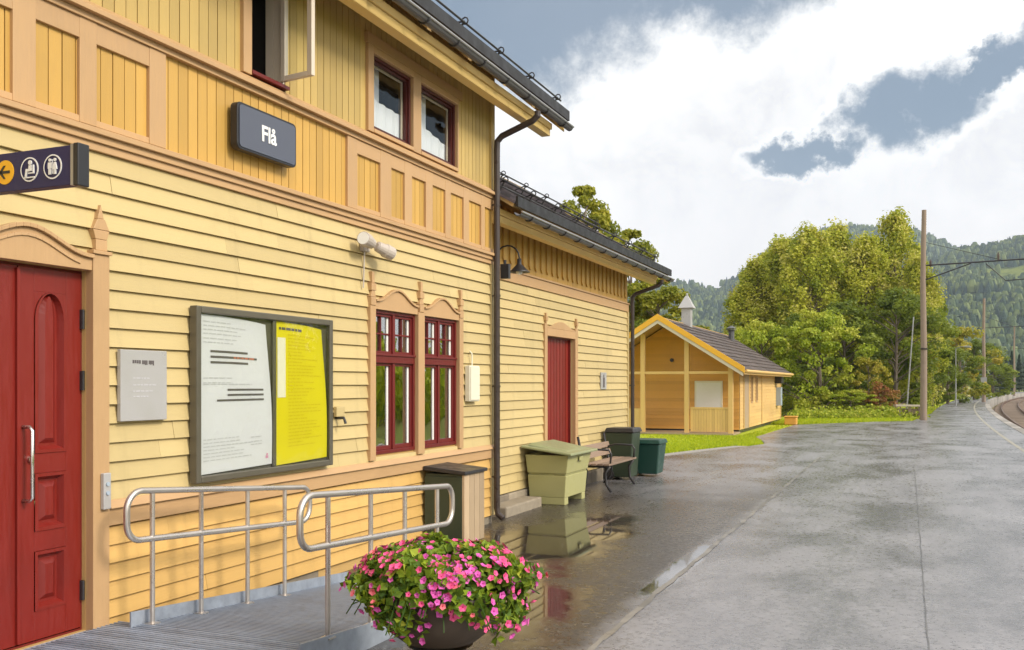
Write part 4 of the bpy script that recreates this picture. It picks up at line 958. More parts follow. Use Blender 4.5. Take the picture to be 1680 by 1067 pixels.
# door opener panel on the casing
a, b = door[1]+.055, door[1]+.115
kp = thing('door_opener', (WX, a, .88), 'narrow grey push button panel on the casing of the red double door', 'door opener')
_, kt = wall(160, 778, WX+.07); _, kb = wall(160, 838, WX+.07)
mb = MB(); mb.box(WX+.051, WX+.08, a, b, kb, kt); mb.build('case', 'greyplate', kp, bevel=.005)
for z in (.30, .55):
    mb = MB(); zz = kt-(kt-kb)*z; mb.tube([(WX+.0805, (a+b)/2, zz), (WX+.088, (a+b)/2, zz)], .013, 12); mb.build('button', 'bluegrey', kp)
# meter box and little sign
ya = wy(770, WX+.08); yb = wy(786, WX+.08); z1 = wall(770, 600, WX+.08)[1]; z0 = wall(770, 659, WX+.08)[1]
mx = thing('meter_box', (WX, ya, z0), 'narrow white wall cabinet beside the right edge of the red window pair', 'cabinet')
mb = MB(); mb.box(WX+.024, WX+.085, ya, yb, z0, z1); mb.build('cabinet_body', 'ivory', mx, bevel=.006)
mb = MB(); mb.box(WX+.0852, WX+.096, ya+.012, yb-.012, z0+.015, z1-.015); mb.build('cabinet_door', 'ivory', mx, bevel=.003)
mb = MB(); mb.tube([(WX+.05, (ya+yb)/2, z1), (WX+.05, (ya+yb)/2, z1+.14), (WX+.02, (ya+yb)/2, z1+.17)], .009, 8); mb.build('cable', 'ivory', mx)
ya = wy(548, WX+.05); z_ = wall(555, 686, WX+.05)[1]
tp = thing('water_tap', (WX, ya, z_), 'small yellow painted outdoor tap beside the right edge of the notice board', 'tap')
mb = MB(); mb.tube([(WX+.01, ya+.08, z_), (WX+.10, ya+.08, z_), (WX+.12, ya+.08, z_-.05)], .013, 8); mb.build('spout', 'darkmetal', tp)
mb = MB(); mb.box(WX+.024, WX+.06, ya+.03, ya+.16, z_+.01, z_+.10); mb.build('junction_box', 'siding', tp, bevel=.006)
ya, z_ = wall(987, 625, WW+.05); yb = wy(996, WW+.05); zz0 = wall(987, 636, WW+.05)[1]; zz1 = wall(987, 614, WW+.05)[1]
si = thing('pictogram_sign', (WW, ya, zz0), 'tiny white pictogram sign on the wing wall right of the plank door', 'sign')
mb = MB(); mb.box(WW+.024, WW+.04, ya, yb, zz0-.03, zz1+.03); mb.build('plate', 'greyplate', si)
mb = MB(); m_ = (ya+yb)/2; mb.box(WW+.0402, WW+.043, m_-.05, m_+.05, zz0, zz1-.06); mb.tube([(WW+.04, m_, zz1-.03), (WW+.0435, m_, zz1-.03)], .028, 12); mb.build('figure', 'ink', si)
# twin floodlights
yl, zl = wall(612, 402, WX+.12)
fl = thing('floodlight', (WX, yl, zl), 'pair of cream cylinder floodlights on one bracket above the red window pair', 'lamp')
mb = MB(); mb.box(WX+.02, WX+.06, yl-.07, yl+.05, zl-.06, zl+.03); mb.tube([(WX+.06, yl, zl-.02), (WX+.14, yl, zl-.01)], .014, 8); mb.build('bracket', 'lamp_cream', fl, bevel=.005)
mb = MB(); mb.tube([(WX+.04, yl-.02, zl-.06), (WX+.04, yl-.04, zl-.40)], .007, 6); mb.build('cable', 'lamp_cream', fl)
for sgn, dirn in ((-1, (.12, -.95, .12)), (1, (.30, .90, -.28))):
    d = Vector(dirn).normalized(); p = Vector((WX+.13, yl+.015*sgn, zl)); a = p+d*.02; b = p+d*.16
    mb = MB(); mb.tube([a, a+d*.015, a+d*.10, a+d*.11, b, b+d*.06], [.03, .05, .056, .066, .066, .064], 16); h = mb.build('lamp_head', 'lamp_cream', fl, smooth=False, bevel=.003)
    mb = MB(); mb.tube([b+d*.061, b+d*.066], .056, 16); mb.build('lens', 'lampglass', h)
# gooseneck barn lamp on the wing
yl, zl = wall(852, 436, WW+.38); yw = wy(826, WW+.05)
gl = thing('barn_lamp', (WW, yl, zl), 'dark gooseneck lamp with a conical shade hanging by the drainpipe', 'lamp')
Bx, By, Bz = WW+.03, yl-.12, zl-.0; pts = [(WW+.02, yl, zl+.05)]
for i in range(9):
    t = math.pi*i/8; pts.append((WW+.21-.17*math.cos(t), yl, zl+.10+.17*math.sin(t)))
pts += [(WW+.38, yl, zl+.06)]
mb = MB(); mb.tube(pts, .012, 8); mb.tube([(WW, yl, zl+.05), (WW+.03, yl, zl+.05)], .05, 12); mb.build('arm', 'darkmetal', gl)
mb = MB(); mb.lathe([(.0, .09), (.028, .09), (.03, .02), (.05, 0), (.115, -.065), (.145, -.085), (.14, -.09), (.10, -.065), (.03, -.01), (0, 0)], WW+.38, yl, 20, zl); mb.build('shade', 'darkmetal', gl, smooth=True)
mb = MB(); mb.lathe([(.0, -.12), (.03, -.115), (.045, -.09), (.04, -.06), (.02, -.03), (0, -.02)], WW+.38, yl, 14, zl); mb.build('bulb', 'lampglass', gl, smooth=True)
jb = MB(); yj, zj = wall(822, 443, WX+.12)
jb.box(WX+.05, WX+.16, YC+.125, YC+.19, zj-.09, zj+.09); jb.tube([(WX+.10, YC+.155, zj+.09), (WX+.10, YC+.155, zj+.14)], .02, 8); jb.tube([(WX+.1, YC+.19, zj), (WX+.1, YC+.27, zj)], .02, 8)
o = jb.build('camera_unit', 'darkmetal', loc=(WX, YC, zj)); tag(o, 'small black box clamped to the drainpipe at the building corner', 'fixture')

# ------------------------------------------------------------------ ramp with handrails
XI, XO = -4.46, -3.2; RY0, RY1 = 4.60, 7.0; ZL = .185
def rz(y): return ZL*(1-(y-RY0)/(RY1-RY0)) if y > RY0 else ZL
rp = thing('access_ramp', (XO, RY0, 0), 'galvanised steel entrance ramp with grating landing in front of the red double door', 'ramp')
mb = MB(); y = -.5
mb.box(WX+.05, XO, 1.5, RY0-.005, ZL-.04, ZL-.0055); mb.build('landing', 'galv', rp)
mb = MB(); y = 1.55
while y < RY0-.02: mb.box(WX+.06, XO-.01, y, y+.012, ZL-.005, ZL+.003); y += .034
mb.build('landing_ribs', 'galv', rp)
mb = MB()
mb.hexa([(XI, RY0, ZL-.04), (XO, RY0, ZL-.04), (XO, RY1, -.035), (XI, RY1, -.035)], [(XI, RY0, ZL-.004), (XO, RY0, ZL-.004), (XO, RY1, .004), (XI, RY1, .004)]); mb.build('ramp_deck', 'galv', rp)
mb = MB(); y = RY0+.01
while y < RY1-.03:
    z = rz(y); mb.hexa([(XI+.012, y, z-.006), (XO-.012, y, z-.006), (XO-.012, y+.012, z-.006), (XI+.012, y+.012, z-.006)], [(XI+.012, y, z+.005), (XO-.012, y, z+.005), (XO-.012, y+.012, z+.004), (XI+.012, y+.012, z+.004)]); y += .036
mb.build('deck_ribs', 'galv', rp)
mb = MB()
for x in (XI, XO):
    h = .095 if x == XI else .03
    mb.hexa([(x-.006, RY0-.1, 0.01), (x+.006, RY0-.1, 0.01), (x+.006, RY1, -.03), (x-.006, RY1, -.03)], [(x-.006, RY0-.1, ZL+h), (x+.006, RY0-.1, ZL+h), (x+.006, RY1, .01+h*.7), (x-.006, RY1, .01+h*.7)])
mb.build('kerb_plate', 'galv', rp)
for x, y in ((XO-.08, 4.4), (XO-.08, 5.5), (XO-.08, 3.0), (XI+.08, 5.5)):
    mb = MB(); mb.box(x-.025, x+.025, y-.025, y+.025, -.02, rz(y)-.042); mb.build('support_foot', 'galv', rp)
def handrail(X, ya, yb, zta, ztb, zba, zbb, postY, label):
    h = thing('handrail', (X, ya, ZL), label, 'handrail', 'ramp handrails'); r = .08; pts = []
    def zt(y): return zta+(ztb-zta)*(y-ya)/(yb-ya)
    def zb(y): return zba+(zbb-zba)*(y-ya)/(yb-ya)
    n = 8
    for y in np.linspace(ya+.12, yb-.12, 6): pts.append((X, y, zt(y)))
    for cyy, sgn in ((yb-.12, 1), (ya+.12, -1)):
        top, bot = zt(cyy), zb(cyy); 
        a = [(cyy+sgn*.12*math.sin(t), ) for t in ()]
        arc = []
        hh = (top-bot); rr = .11
        for t in np.linspace(math.pi/2, 0, 7): arc.append((X, cyy+sgn*(.12-rr)+sgn*rr*math.cos(t), top-rr+rr*math.sin(t)))
        for t in np.linspace(0, -math.pi/2, 7): arc.append((X, cyy+sgn*(.12-rr)+sgn*rr*math.cos(t), bot+rr+rr*math.sin(t)))
        if sgn == 1:
            pts += arc+[(X, y, zb(y)) for y in np.linspace(yb-.14, ya+.14, 6)]
        else: pts += arc[::-1]
    pts.append(pts[0])
    mb = MB(); mb.tube(pts, .0205, 12, False); mb.build('rail', 'galv_pipe', h, smooth=True)
    for y in postY:
        mb = MB(); mb.tube([(X, y, rz(y)+.003), (X, y, zt(y)-.018)], .0165, 10); mb.box(X-.035, X+.035, y-.035, y+.035, rz(y)+.0, rz(y)+.01); mb.build('post', 'galv_pipe', h)
    return h
XA, XQ = -4.40, -3.22
pa = [wy(x, XA) for x in (250, 330, 406, 467)]
handrail(XA, wy(208, XA), wy(508, XA), wall(250, 800, XA)[1], wall(500, 801, XA)[1], wall(250, 880, XA)[1], wall(490, 859, XA)[1], pa, 'looped tubular steel handrail on the wall side of the ramp')
pb = [wy(x, XQ) for x in (538, 608, 664, 717)]
handrail(XQ, wy(492, XQ), wy(742, XQ), wall(530, 807, XQ)[1], wall(720, 802, XQ)[1], wall(530, 893, XQ)[1], wall(715, 866, XQ)[1], pb, 'looped tubular steel handrail on the open side of the ramp, just behind the flowers')

# ------------------------------------------------------------------ planter and flowers
PX, PYY = at(722, 5.15); ps = 1.0
pt = thing('planter', (PX, PYY, 0), 'dark brown bowl planter on a round pedestal under the pink flowers', 'planter')
mb = MB(); mb.lathe([(0, .0), (.22, .0), (.23, .03), (.18, .06), (.13, .10), (.12, .19), (.15, .27), (.18, .285)], PX, PYY, 28); mb.build('pedestal', 'terracotta', pt, smooth=True)
mb = MB(); mb.lathe([(.10, .247), (.20, .27), (.29, .34), (.345, .43), (.37, .52), (.385, .53), (.385, .555), (.355, .56), (.33, .50), (.0, .49)], PX, PYY, 32, .04); mb.build('bowl', 'terracotta', pt, smooth=True)
def leaves(cent, nrm, size, kind=0):
    """bent leaf: two quads meeting on a midrib; cent (n,3), nrm (n,3)"""
    n = len(cent); nrm = nrm/np.linalg.norm(nrm, axis=1, keepdims=True); t = rng.normal(size=(n, 3)); t -= (t*nrm).sum(1, keepdims=True)*nrm; t /= np.linalg.norm(t, axis=1, keepdims=True)
    b = np.cross(nrm, t); L = (size*rng.uniform(.7, 1.3, n))[:, None]; w = L*.42; fold = nrm*L*.16
    v = np.zeros((n, 2, 4, 3))
    v[:, 0, 0] = cent-t*L/2; v[:, 0, 1] = cent-t*L*.05+b*w+fold; v[:, 0, 2] = cent+t*L*.5; v[:, 0, 3] = cent+t*L*.05
    v[:, 1, 0] = cent-t*L/2; v[:, 1, 1] = cent+t*L*.05; v[:, 1, 2] = cent+t*L*.5; v[:, 1, 3] = cent-t*L*.05-b*w+fold
    return v.reshape(-1, 3)
FC = np.array([PX+.0*c_, PYY+.0*s_, .665])
def bush_r(d):                             # lumpy squashed mound, hangs lower on the camera's right
    az_ = np.arctan2(d[:, 1], d[:, 0]); lump = 1+.10*np.sin(az_*3+1)+.08*np.sin(az_*5+d[:, 2]*4)+.06*np.sin(d[:, 2]*9+az_*2)
    right = d[:, 0]*c_+d[:, 1]*s_
    rx = np.where(right > 0, .50, .50); up = np.where(d[:, 2] > 0, .175, .16+.19*np.clip(right*.9+.65, 0, 1))
    hs_ = np.where(d[:, 2] < 0, np.clip(1-d[:, 2]**2, .05, 1)**-.32, 1.0); rx = rx*hs_
    return lump, rx, up
fp = thing('flowering_plant', tuple(FC), 'wide mound of pink and magenta petunias with bright green leaves, spilling over the planter', 'flowers')
n = 9500; d = rng.normal(size=(n, 3)); d /= np.linalg.norm(d, axis=1, keepdims=True); lump, rx, up = bush_r(d)
rad = (rng.uniform(.45, 1, n)**.45)
P = FC+np.c_[d[:, 0]*rx*lump*rad*.92, d[:, 1]*rx*lump*rad*.92, d[:, 2]*up*rad*lump]
clump = np.sin(P[:, 0]*23)*np.sin(P[:, 1]*19+1)*np.sin(P[:, 2]*21+2)
keep = (rng.uniform(0, 1, n) < .62+.55*clump) & ~((np.hypot(P[:, 0]-PX, P[:, 1]-PYY) < .36) & (P[:, 2] < .585))
P = P[keep]; d = d[keep]; vv = np.clip(rng.normal(.38, .22, len(P))+.12*clump[keep], 0, 1)
rawmesh('foliage', leaves(P, d+rng.normal(0, .7, d.shape), .052), 4, np.repeat(vv, 2), 'leaf_petunia', fp, tuple(FC))
def blossoms(n, mat, size, seed):
    g = np.random.default_rng(seed); d = g.normal(size=(n*3, 3)); d /= np.linalg.norm(d, axis=1, keepdims=True)
    right = d[:, 0]*c_+d[:, 1]*s_
    w = .40+.45*np.clip(right, 0, 1)+.35*np.clip(d[:, 2], -.3, 1)*.6; d = d[g.uniform(0, 1, n*3) < w][:n]
    cl = g.normal(size=(14, 3)); cl /= np.linalg.norm(cl, axis=1, keepdims=True); k = len(d)//2
    d[:k] = cl[g.integers(0, 14, k)]+g.normal(0, .22, (k, 3)); d /= np.linalg.norm(d, axis=1, keepdims=True)
    lump, rx, up = bush_r(d); m = len(d); rad = g.uniform(.93, 1.03, m)
    P = FC+np.c_[d[:, 0]*rx*lump*rad*.95, d[:, 1]*rx*lump*rad*.95, d[:, 2]*up*rad*lump*1.03]
    ok = ~((np.hypot(P[:, 0]-PX, P[:, 1]-PYY) < .38) & (P[:, 2] < .585)); P = P[ok]; d = d[ok]; m = len(P)
    nr = d+g.normal(0, .35, d.shape)+np.array([0, 0, .25]); nr /= np.linalg.norm(nr, axis=1, keepdims=True)
    t = np.cross(nr, g.normal(size=(m, 3))); t /= np.linalg.norm(t, axis=1, keepdims=True); b = np.cross(nr, t)
    sz = size*g.uniform(.75, 1.25, m); V_ = []; A = []
    for i in range(5):
        for (a0, r0, a1, r1) in ((i, .78, i+.5, 1.0), (i+.5, 1.0, i+1, .78)):
            q0, q1 = 2*math.pi*a0/5, 2*math.pi*a1/5
            p0 = P+(t*math.cos(q0)+b*math.sin(q0))*(sz*r0)[:, None]+nr*(sz*.18)[:, None]; p1 = P+(t*math.cos(q1)+b*math.sin(q1))*(sz*r1)[:, None]+nr*(sz*.14)[:, None]
            c0 = P+(t*math.cos(q0)+b*math.sin(q0))*(sz*.22)[:, None]-nr*(sz*.15)[:, None]; c1 = P+(t*math.cos(q1)+b*math.sin(q1))*(sz*.22)[:, None]-nr*(sz*.15)[:, None]
            V_.append(np.stack([c0, p0, p1, c1], 1)); A.append(g.uniform(.5, 1, m))
            z = P-nr*(sz*.4)[:, None]; V_.append(np.stack([z, c0, c1, z*.5+c1*.5], 1)); A.append(np.full(m, .0))
    o = rawmesh('blossoms', np.concatenate(V_).reshape(-1, 3), 4, np.concatenate(A), mat, fp, tuple(FC)); o['kind'] = 'stuff'; return o
blossoms(320, 'petal_pink', .020, 3)['label'] = 'pink blossoms'; blossoms(210, 'petal_magenta', .020, 4)['label'] = 'magenta purple blossoms'; blossoms(90, 'petal_coral', .018, 5)['label'] = 'coral pink blossoms'
mb = MB()
for i in range(60):
    a = random.uniform(0, 2*math.pi); r1 = random.uniform(.2, .55); pts = [(PX+r*math.cos(a), PYY+r*math.sin(a), .54+.12*math.sin(min(1, r/r1)*2.6)-.16*(r/r1)**3*random.random()) for r in np.linspace(.03, r1, 6)]
    mb.tube(pts, .0035, 5)
mb.build('stems', 'leaf_petunia', fp)

# ------------------------------------------------------------------ bins
# dark waste box against the wall
xa, xb = -4.655, -4.20; ya = wy(761, xb); yb = ya+.50
wb = thing('waste_bin', (-4.43, ya+.25, 0), 'dark green waste box with a pale timber front standing between the drainpipe and the ramp', 'bin')
mb = MB(); mb.box(xa, xb-.022, ya, ya+.03, .03, .74); mb.box(xa, xb-.022, yb-.03, yb, .03, .74); mb.box(xa, xa+.02, ya+.03, yb-.03, .03, .74); mb.box(xa+.02, xb-.022, ya+.03, yb-.03, .03, .05); mb.build('bin_body', 'greenwood', wb, bevel=.004)
mb = MB(); vboards(mb, xb-.02, ya-.002, yb+.002, .05, .76, .125, (), .024, .006); mb.build('timber_front', 'barewood', wb)
mb = MB(); mb.hexa([(xa-.0, ya-.03, .80), (xb+.03, ya-.03, .765), (xb+.03, yb+.03, .765), (xa-.0, yb+.03, .80)], [(xa-.0, ya-.03, .845), (xb+.03, ya-.03, .80), (xb+.03, yb+.03, .80), (xa-.0, yb+.03, .845)]); mb.build('lid', 'darkmetal', wb, bevel=.006)
mb = MB(); mb.box(xa+.01, xb-.03, ya+.01, yb-.01, .74, .765); mb.build('rim', 'greenwood', wb)
# grit bin
gx0, gx1 = -4.98, -4.42; gy0 = wy(927, gx1); gy1 = gy0+.92; print('grit', gy0)
gb = thing('grit_bin', ((gx0+gx1)/2, gy0+.46, 0), 'large pale olive plastic grit bin with a sloping overhanging lid in front of the wing', 'grit bin')
mb = MB()
def ring(x0, x1, y0, y1, z): return [(x0, y0, z), (x1, y0, z), (x1, y1, z), (x0, y1, z)]
mb.hexa(ring(gx0+.02, gx1-.005, gy0+.01, gy1-.01, .10), ring(gx0, gx1+.02, gy0-.01, gy1+.01, .415)); mb.hexa(ring(gx0+.01, gx1+.012, gy0+.0, gy1-.0, .417), ring(gx0+.01, gx1+.012, gy0+.0, gy1-.0, .437))
mb.hexa(ring(gx0, gx1+.025, gy0-.015, gy1+.015, .439), ring(gx0-.02, gx1+.07, gy0-.055, gy1+.055, .70)); mb.build('tub', 'grit', gb, bevel=.012)
for a, b in ((gy0+.012, gy0+.16), (gy1-.16, gy1-.012)):
    mb = MB(); mb.hexa(ring(gx0+.03, gx1-.007, a, b, .0), ring(gx0+.03, gx1-.007, a, b, .102)); mb.build('foot', 'grit', gb, bevel=.008)
mb = MB(); mb.box(gx0+.06, gx0+.10, gy0+.17, gy1-.17, .02, .099); mb.build('skid', 'grit', gb)
mb = MB(); L0 = ring(gx0-.04, gx1+.15, gy0-.17, gy1+.12, .0)
lo = [(p[0], p[1], .70+.0) if p[0] > gx0 else (p[0], p[1], .80) for p in L0]; hi = [(p[0]*1.0, p[1], z+.035) for p, z in zip(L0, [q[2] for q in lo])]
mb.hexa(lo, hi); mb.hexa([(gx0-.0, gy0-.04, .835), (gx1+.06, gy0-.04, .74), (gx1+.06, gy1+.04, .74), (gx0-.0, gy1+.04, .835)], [(gx0+.05, gy0+.03, .865), (gx1+.0, gy0+.03, .765), (gx1+.0, gy1-.03, .765), (gx0+.05, gy1-.03, .865)])
mb.build('lid', 'gritlid', gb, bevel=.012)
mb = MB(); mb.box(gx1+.072, gx1+.09, gy0+.38, gy0+.54, .60, .66); mb.build('catch', 'grit', gb, bevel=.004)
# bench
bx0, bx1 = -4.78, -4.32; by0, by1 = wy(972, -4.5), wy(1012, -4.5)
by0 = 14.1; by1 = by0+1.6
bn = thing('park_bench', ((bx0+bx1)/2, by0+.7, 0), 'weathered wooden slat bench with cast iron legs between grit bin and green bins', 'bench')
mb = MB()
for i in range(4): mb.box(bx0+.10+i*.105, bx0+.10+i*.105+.088, by0, by1, .42, .452, random.uniform(-1, 1))
mb.build('seat', 'benchwood', bn, bevel=.006)
mb = MB()
for i in range(2): x = bx0+.045-.028*i; mb.hexa([(x-.014, by0, .50+.12*i), (x+.014, by0, .50+.12*i), (x+.014, by1, .50+.12*i), (x-.014, by1, .50+.12*i)], [(x-.040, by0, .59+.12*i), (x-.012, by0, .59+.12*i), (x-.012, by1, .59+.12*i), (x-.040, by1, .59+.12*i)], random.uniform(-1, 1))
mb.build('backrest', 'benchwood', bn, bevel=.005)
for y in (by0+.12, by1-.12):
    mb = MB(); mb.tube([(bx1+.04, y, .0), (bx1-.04, y, .12), (bx1-.06, y, .30), (bx1+.02, y, .405)], .022, 8); mb.tube([(bx0-.04, y, 0), (bx0+.08, y, .14), (bx0+.10, y, .32), (bx0+.03, y, .45), (bx0-.05, y, .86)], .022, 8); mb.tube([(bx0+.08, y, .395), (bx1+.02, y, .40)], .02, 8)
    mb.tube([(bx0+.0, y, .62), (bx0+.16, y, .67), (bx1+.0, y, .66), (bx1+.04, y, .60), (bx1+.02, y, .41)], .016, 8); mb.build('leg', 'darkmetal', bn, smooth=True)
# tall green bin and low teal bin
def bin_(xc, yc, w, d_, h, mat, lab, lidmat, name='wheelie'):
    t = thing('refuse_bin', (xc, yc, 0), lab, 'bin'); mb = MB()
    mb.hexa(ring(xc-d_*.40, xc+d_*.40, yc-w*.40, yc+w*.40, .05), ring(xc-d_/2, xc+d_/2, yc-w/2, yc+w/2, h-.08)); mb.build('bin_body', mat, t, bevel=.02)
    mb = MB(); mb.hexa(ring(xc-d_/2-.02, xc+d_/2+.03, yc-w/2-.02, yc+w/2+.02, h-.078), ring(xc-d_/2+.01, xc+d_/2-.0, yc-w/2+.01, yc+w/2-.01, h)); mb.build('lid', lidmat, t, bevel=.015)
    mb = MB(); mb.tube([(xc-d_/2-.04, yc-w*.35, h-.10), (xc-d_/2-.04, yc+w*.35, h-.10)], .016, 8); mb.build('handle', lidmat, t)
    for s in (-1, 1):
        mb = MB(); mb.tube([(xc-d_*.38, yc+s*w*.42-.025, .09), (xc-d_*.38, yc+s*w*.42+.025, .09)], .09, 16); mb.build('wheel', 'darkmetal', t)
    mb = MB(); mb.box(xc+d_*.40, xc+d_*.43, yc-w*.36, yc+w*.36, h*.52, h*.56); mb.box(xc-d_*.36, xc+d_*.36, yc-w*.44, yc-w*.42, h*.52, h*.55); mb.build('ribs', mat, t)
    return t
t1 = bin_(-4.70, 16.35, .54, .50, .92, 'greenwood', 'tall dark green wheeled refuse bin at the far corner of the wing, behind the bench', 'darkmetal')
X2, Y2 = gnd(1058, 783); print('bin2', X2, Y2, YE)
bin_(X2-.02, Y2+.3, .56, .56, .68, 'tealplastic', 'low teal green plastic bin beside the lawn, right of the tall bin', 'tealplastic')

# ------------------------------------------------------------------ small yellow house
hs = thing('small_house', (-6.5, 33, 0), 'small orange yellow wooden outbuilding with a dark gable roof and open porch on the lawn', 'building')
HX1 = -5.35; HXR = -7.75; HX0 = 2*HXR-HX1; FY = 31.6; HW = 32.9; HY1 = 44.3; HE = 2.12; HP = .63
def hz(x): return HE+HP*(HX1+.42-x) if x > HXR else HE+HP*(HX1+.42-HXR)-HP*(HXR-x)
mb = MB(); clap(mb, HX1, HW, HY1, .12, hz(HX1)-.06, .12, [(35.4, 35.9, 1.0, 2.0), (36.6, 37.1, 1.0, 2.0)], .02); mb.build('side_wall', 'housetrim', hs)
mb = MB(); mb.box(HX0, HX1-.011, HW+.01, HY1, 0, .12); mb.build('base', 'darkmetal', hs)
mb = MB(); panel_wall(mb, HX1-.10, HX1-.011, HW+.0, HY1, .12, hz(HX1)-.04, [(35.4, 35.9, 1.0, 2.0), (36.6, 37.1, 1.0, 2.0)])
mb.prism([(HX1-.1, .12), (HX0, .12), (HX0, hz(HX0)-.04), (HXR, hz(HXR)-.05), (HX1-.1, hz(HX1)-.04)], 'y', HY1-.1, HY1); mb.box(HX0, HX0+.1, HW+.1, HY1-.1, .12, hz(HX0)-.1)
mb.prism([(HX1-.1, .12), (HX0, .12), (HX0, hz(HX0)-.04), (HXR, hz(HXR)-.05), (HX1-.1, hz(HX1)-.04)], 'y', HW+.02, HW+.1); mb.build('walls', 'housepaint', hs)
mb = MB(); z = .12
while z < hz(HXR)-.1:                       # front boards follow the gable
    half = min(HX1-HXR, (hz(HXR)-z-.16)/HP-.0); 
    if half > .05:
        x0, x1 = HXR-half, HXR+half; mb.hexa([(x0, HW-.022, z), (x1, HW-.022, z), (x1, HW+.015, z), (x0, HW+.015, z)], [(x0, HW-.004, z+.12), (x1, HW-.004, z+.12), (x1, HW+.015, z+.12), (x0, HW+.015, z+.12)], random.uniform(-1, 1))
    z += .12
mb.build('front_wall', 'housepaint', hs)
def fx(x, Y): r = (x-840)/FPX; return Y*(r*c_-s_)/(c_+r*s_)
for x in (1055, 1127, 1199):
    X = fx(x, FY); mb = MB(); mb.box(X-.075, X+.075, FY-.07, FY+.07, .06, hz(X)-.10); mb.build('porch_post', 'housetrim', hs)
mb = MB(); mb.box(HX0, HX1+.02, FY-.06, FY+.06, 2.03, 2.12); mb.build('porch_beam', 'housetrim', hs)
mb = MB(); mb.box(HX0, HX1+.05, FY-.15, HW-.0, 0, .06); mb.build('porch_floor', 'barewood', hs)
mb = MB(); a, b = fx(1129, FY)+.08, fx(1199, FY)-.08; vboards2 = None
n = 14
for i in range(n): mb.box(a+(b-a)*i/n+.003, a+(b-a)*(i+1)/n-.003, FY-.02, FY+.02, .10, .86, random.uniform(-1, 1))
mb.box(a, b, FY-.035, FY+.035, .862, .92); mb.build('porch_balustrade', 'housetrim', hs)
mb = MB(); a, b = HX0+.08, fx(1055, FY)-.08
for i in range(8): mb.box(a+(b-a)*i/8+.003, a+(b-a)*(i+1)/8-.003, FY-.02, FY+.02, .10, .86, random.uniform(-1, 1))
mb.build('porch_balustrade', 'housetrim', hs)
mb = MB(); a, b = fx(1143, HW), fx(1183, HW); z0, z1 = zat(673, 32.2), zat(628, 32.2); mb.box(a, b, HW-.06, HW-.025, z0, z1); w = mb.build('shutter', 'white', hs)
mb = MB(); rail_box2 = None
mb.box(a-.06, a, HW-.065, HW-.02, z0-.06, z1+.06); mb.box(b, b+.06, HW-.065, HW-.02, z0-.06, z1+.06); mb.box(a, b, HW-.065, HW-.02, z1, z1+.06); mb.box(a, b, HW-.065, HW-.02, z0-.06, z0); mb.build('frame', 'ivory', w)
X = fx(1103, HW); Z = zat(590, 32.3); mb = MB(); mb.tube([(X, HW-.02, Z), (X, HW-.10, Z)], .065, 14); mb.build('gable_vent', 'darkmetal', hs)  # small dark round vent in the gable, holds no light
# windows and door on the side
for (y0, y1) in ((35.4, 35.9), (36.6, 37.1)):
    mb = MB(); rail_box(mb, HX1-.04, HX1+.035, y0, y1, 1.0, 2.0, .06); w = mb.build('window', 'trim_v', hs); pane(w, HX1-.02, y0+.05, y1-.05, 1.05, 1.95)
    mb = MB(); mb.box(HX1-.3, HX1-.28, y0-.2, y1+.2, .9, 2.1); mb.build('dark_backing', 'roomdark', w)  # dark sheet behind the pane stands in for the unlit room
mb = MB(); mb.box(HX1+.022, HX1+.04, 33.9, 34.8, .12, 2.05); mb.build('side_door', 'barewood', hs)
for y in (HW+.0, 33.75, 34.95, 38.2, HY1-.12): mb = MB(); mb.box(HX1+.023, HX1+.035, y, y+.11, .12, hz(HX1)-.08); mb.build('corner_board', 'housetrim', hs)
mb = MB(); mb.box(HX1+.02, HX1+.22, 42.6, 43.1, .75, 1.55); mb.build('meter_cabinet', 'bluegrey', hs)
mb = MB(); mb.box(HX1+.02, HX1+.30, 42.2, 42.9, 1.72, 2.02); mb.build('wall_vent', 'darkmetal', hs)
# its roof
EXh = HX1+.42
def Pz(x): return hz(x)
P3 = roof('house', EXh, HE, HXR, HP, FY-.45, HY1+.4, hs, .33, 'houseroof')
mb = MB(); ya_ = FY-.48
for sgn in (1, -1):
    xe = EXh if sgn == 1 else 2*HXR-EXh
    mb.hexa([(xe, ya_-.03, HE-.17), (xe, ya_+.0, HE-.17), (HXR, ya_+.0, hz(HXR)-.17), (HXR, ya_-.03, hz(HXR)-.17)], [(xe, ya_-.03, HE-.05), (xe, ya_+.0, HE-.05), (HXR, ya_+.0, hz(HXR)-.05), (HXR, ya_-.03, hz(HXR)-.05)])
mb.build('verge_board', 'whiteframe', hs)
mb = MB()
for sgn in (1, -1):
    xe = EXh+.05 if sgn == 1 else 2*HXR-EXh-.05
    mb.hexa([(xe, ya_-.06, HE-.065), (xe, ya_-.0, HE-.065), (HXR, ya_-.0, hz(HXR)-.045), (HXR, ya_-.06, hz(HXR)-.045)], [(xe, ya_-.06, HE+.13), (xe, ya_-.0, HE+.13), (HXR, ya_-.0, hz(HXR)+.15), (HXR, ya_-.06, hz(HXR)+.15)])
mb.build('verge_board', 'verge', hs)
mb = MB(); mb.box(EXh+.0, EXh+.03, FY-.4, HY1+.35, HE-.11, HE+.0); mb.tube([(EXh+.08, FY-.4, HE), (EXh+.08, HY1+.35, HE)], .05, 8); mb.build('fascia', 'housetrim', hs)
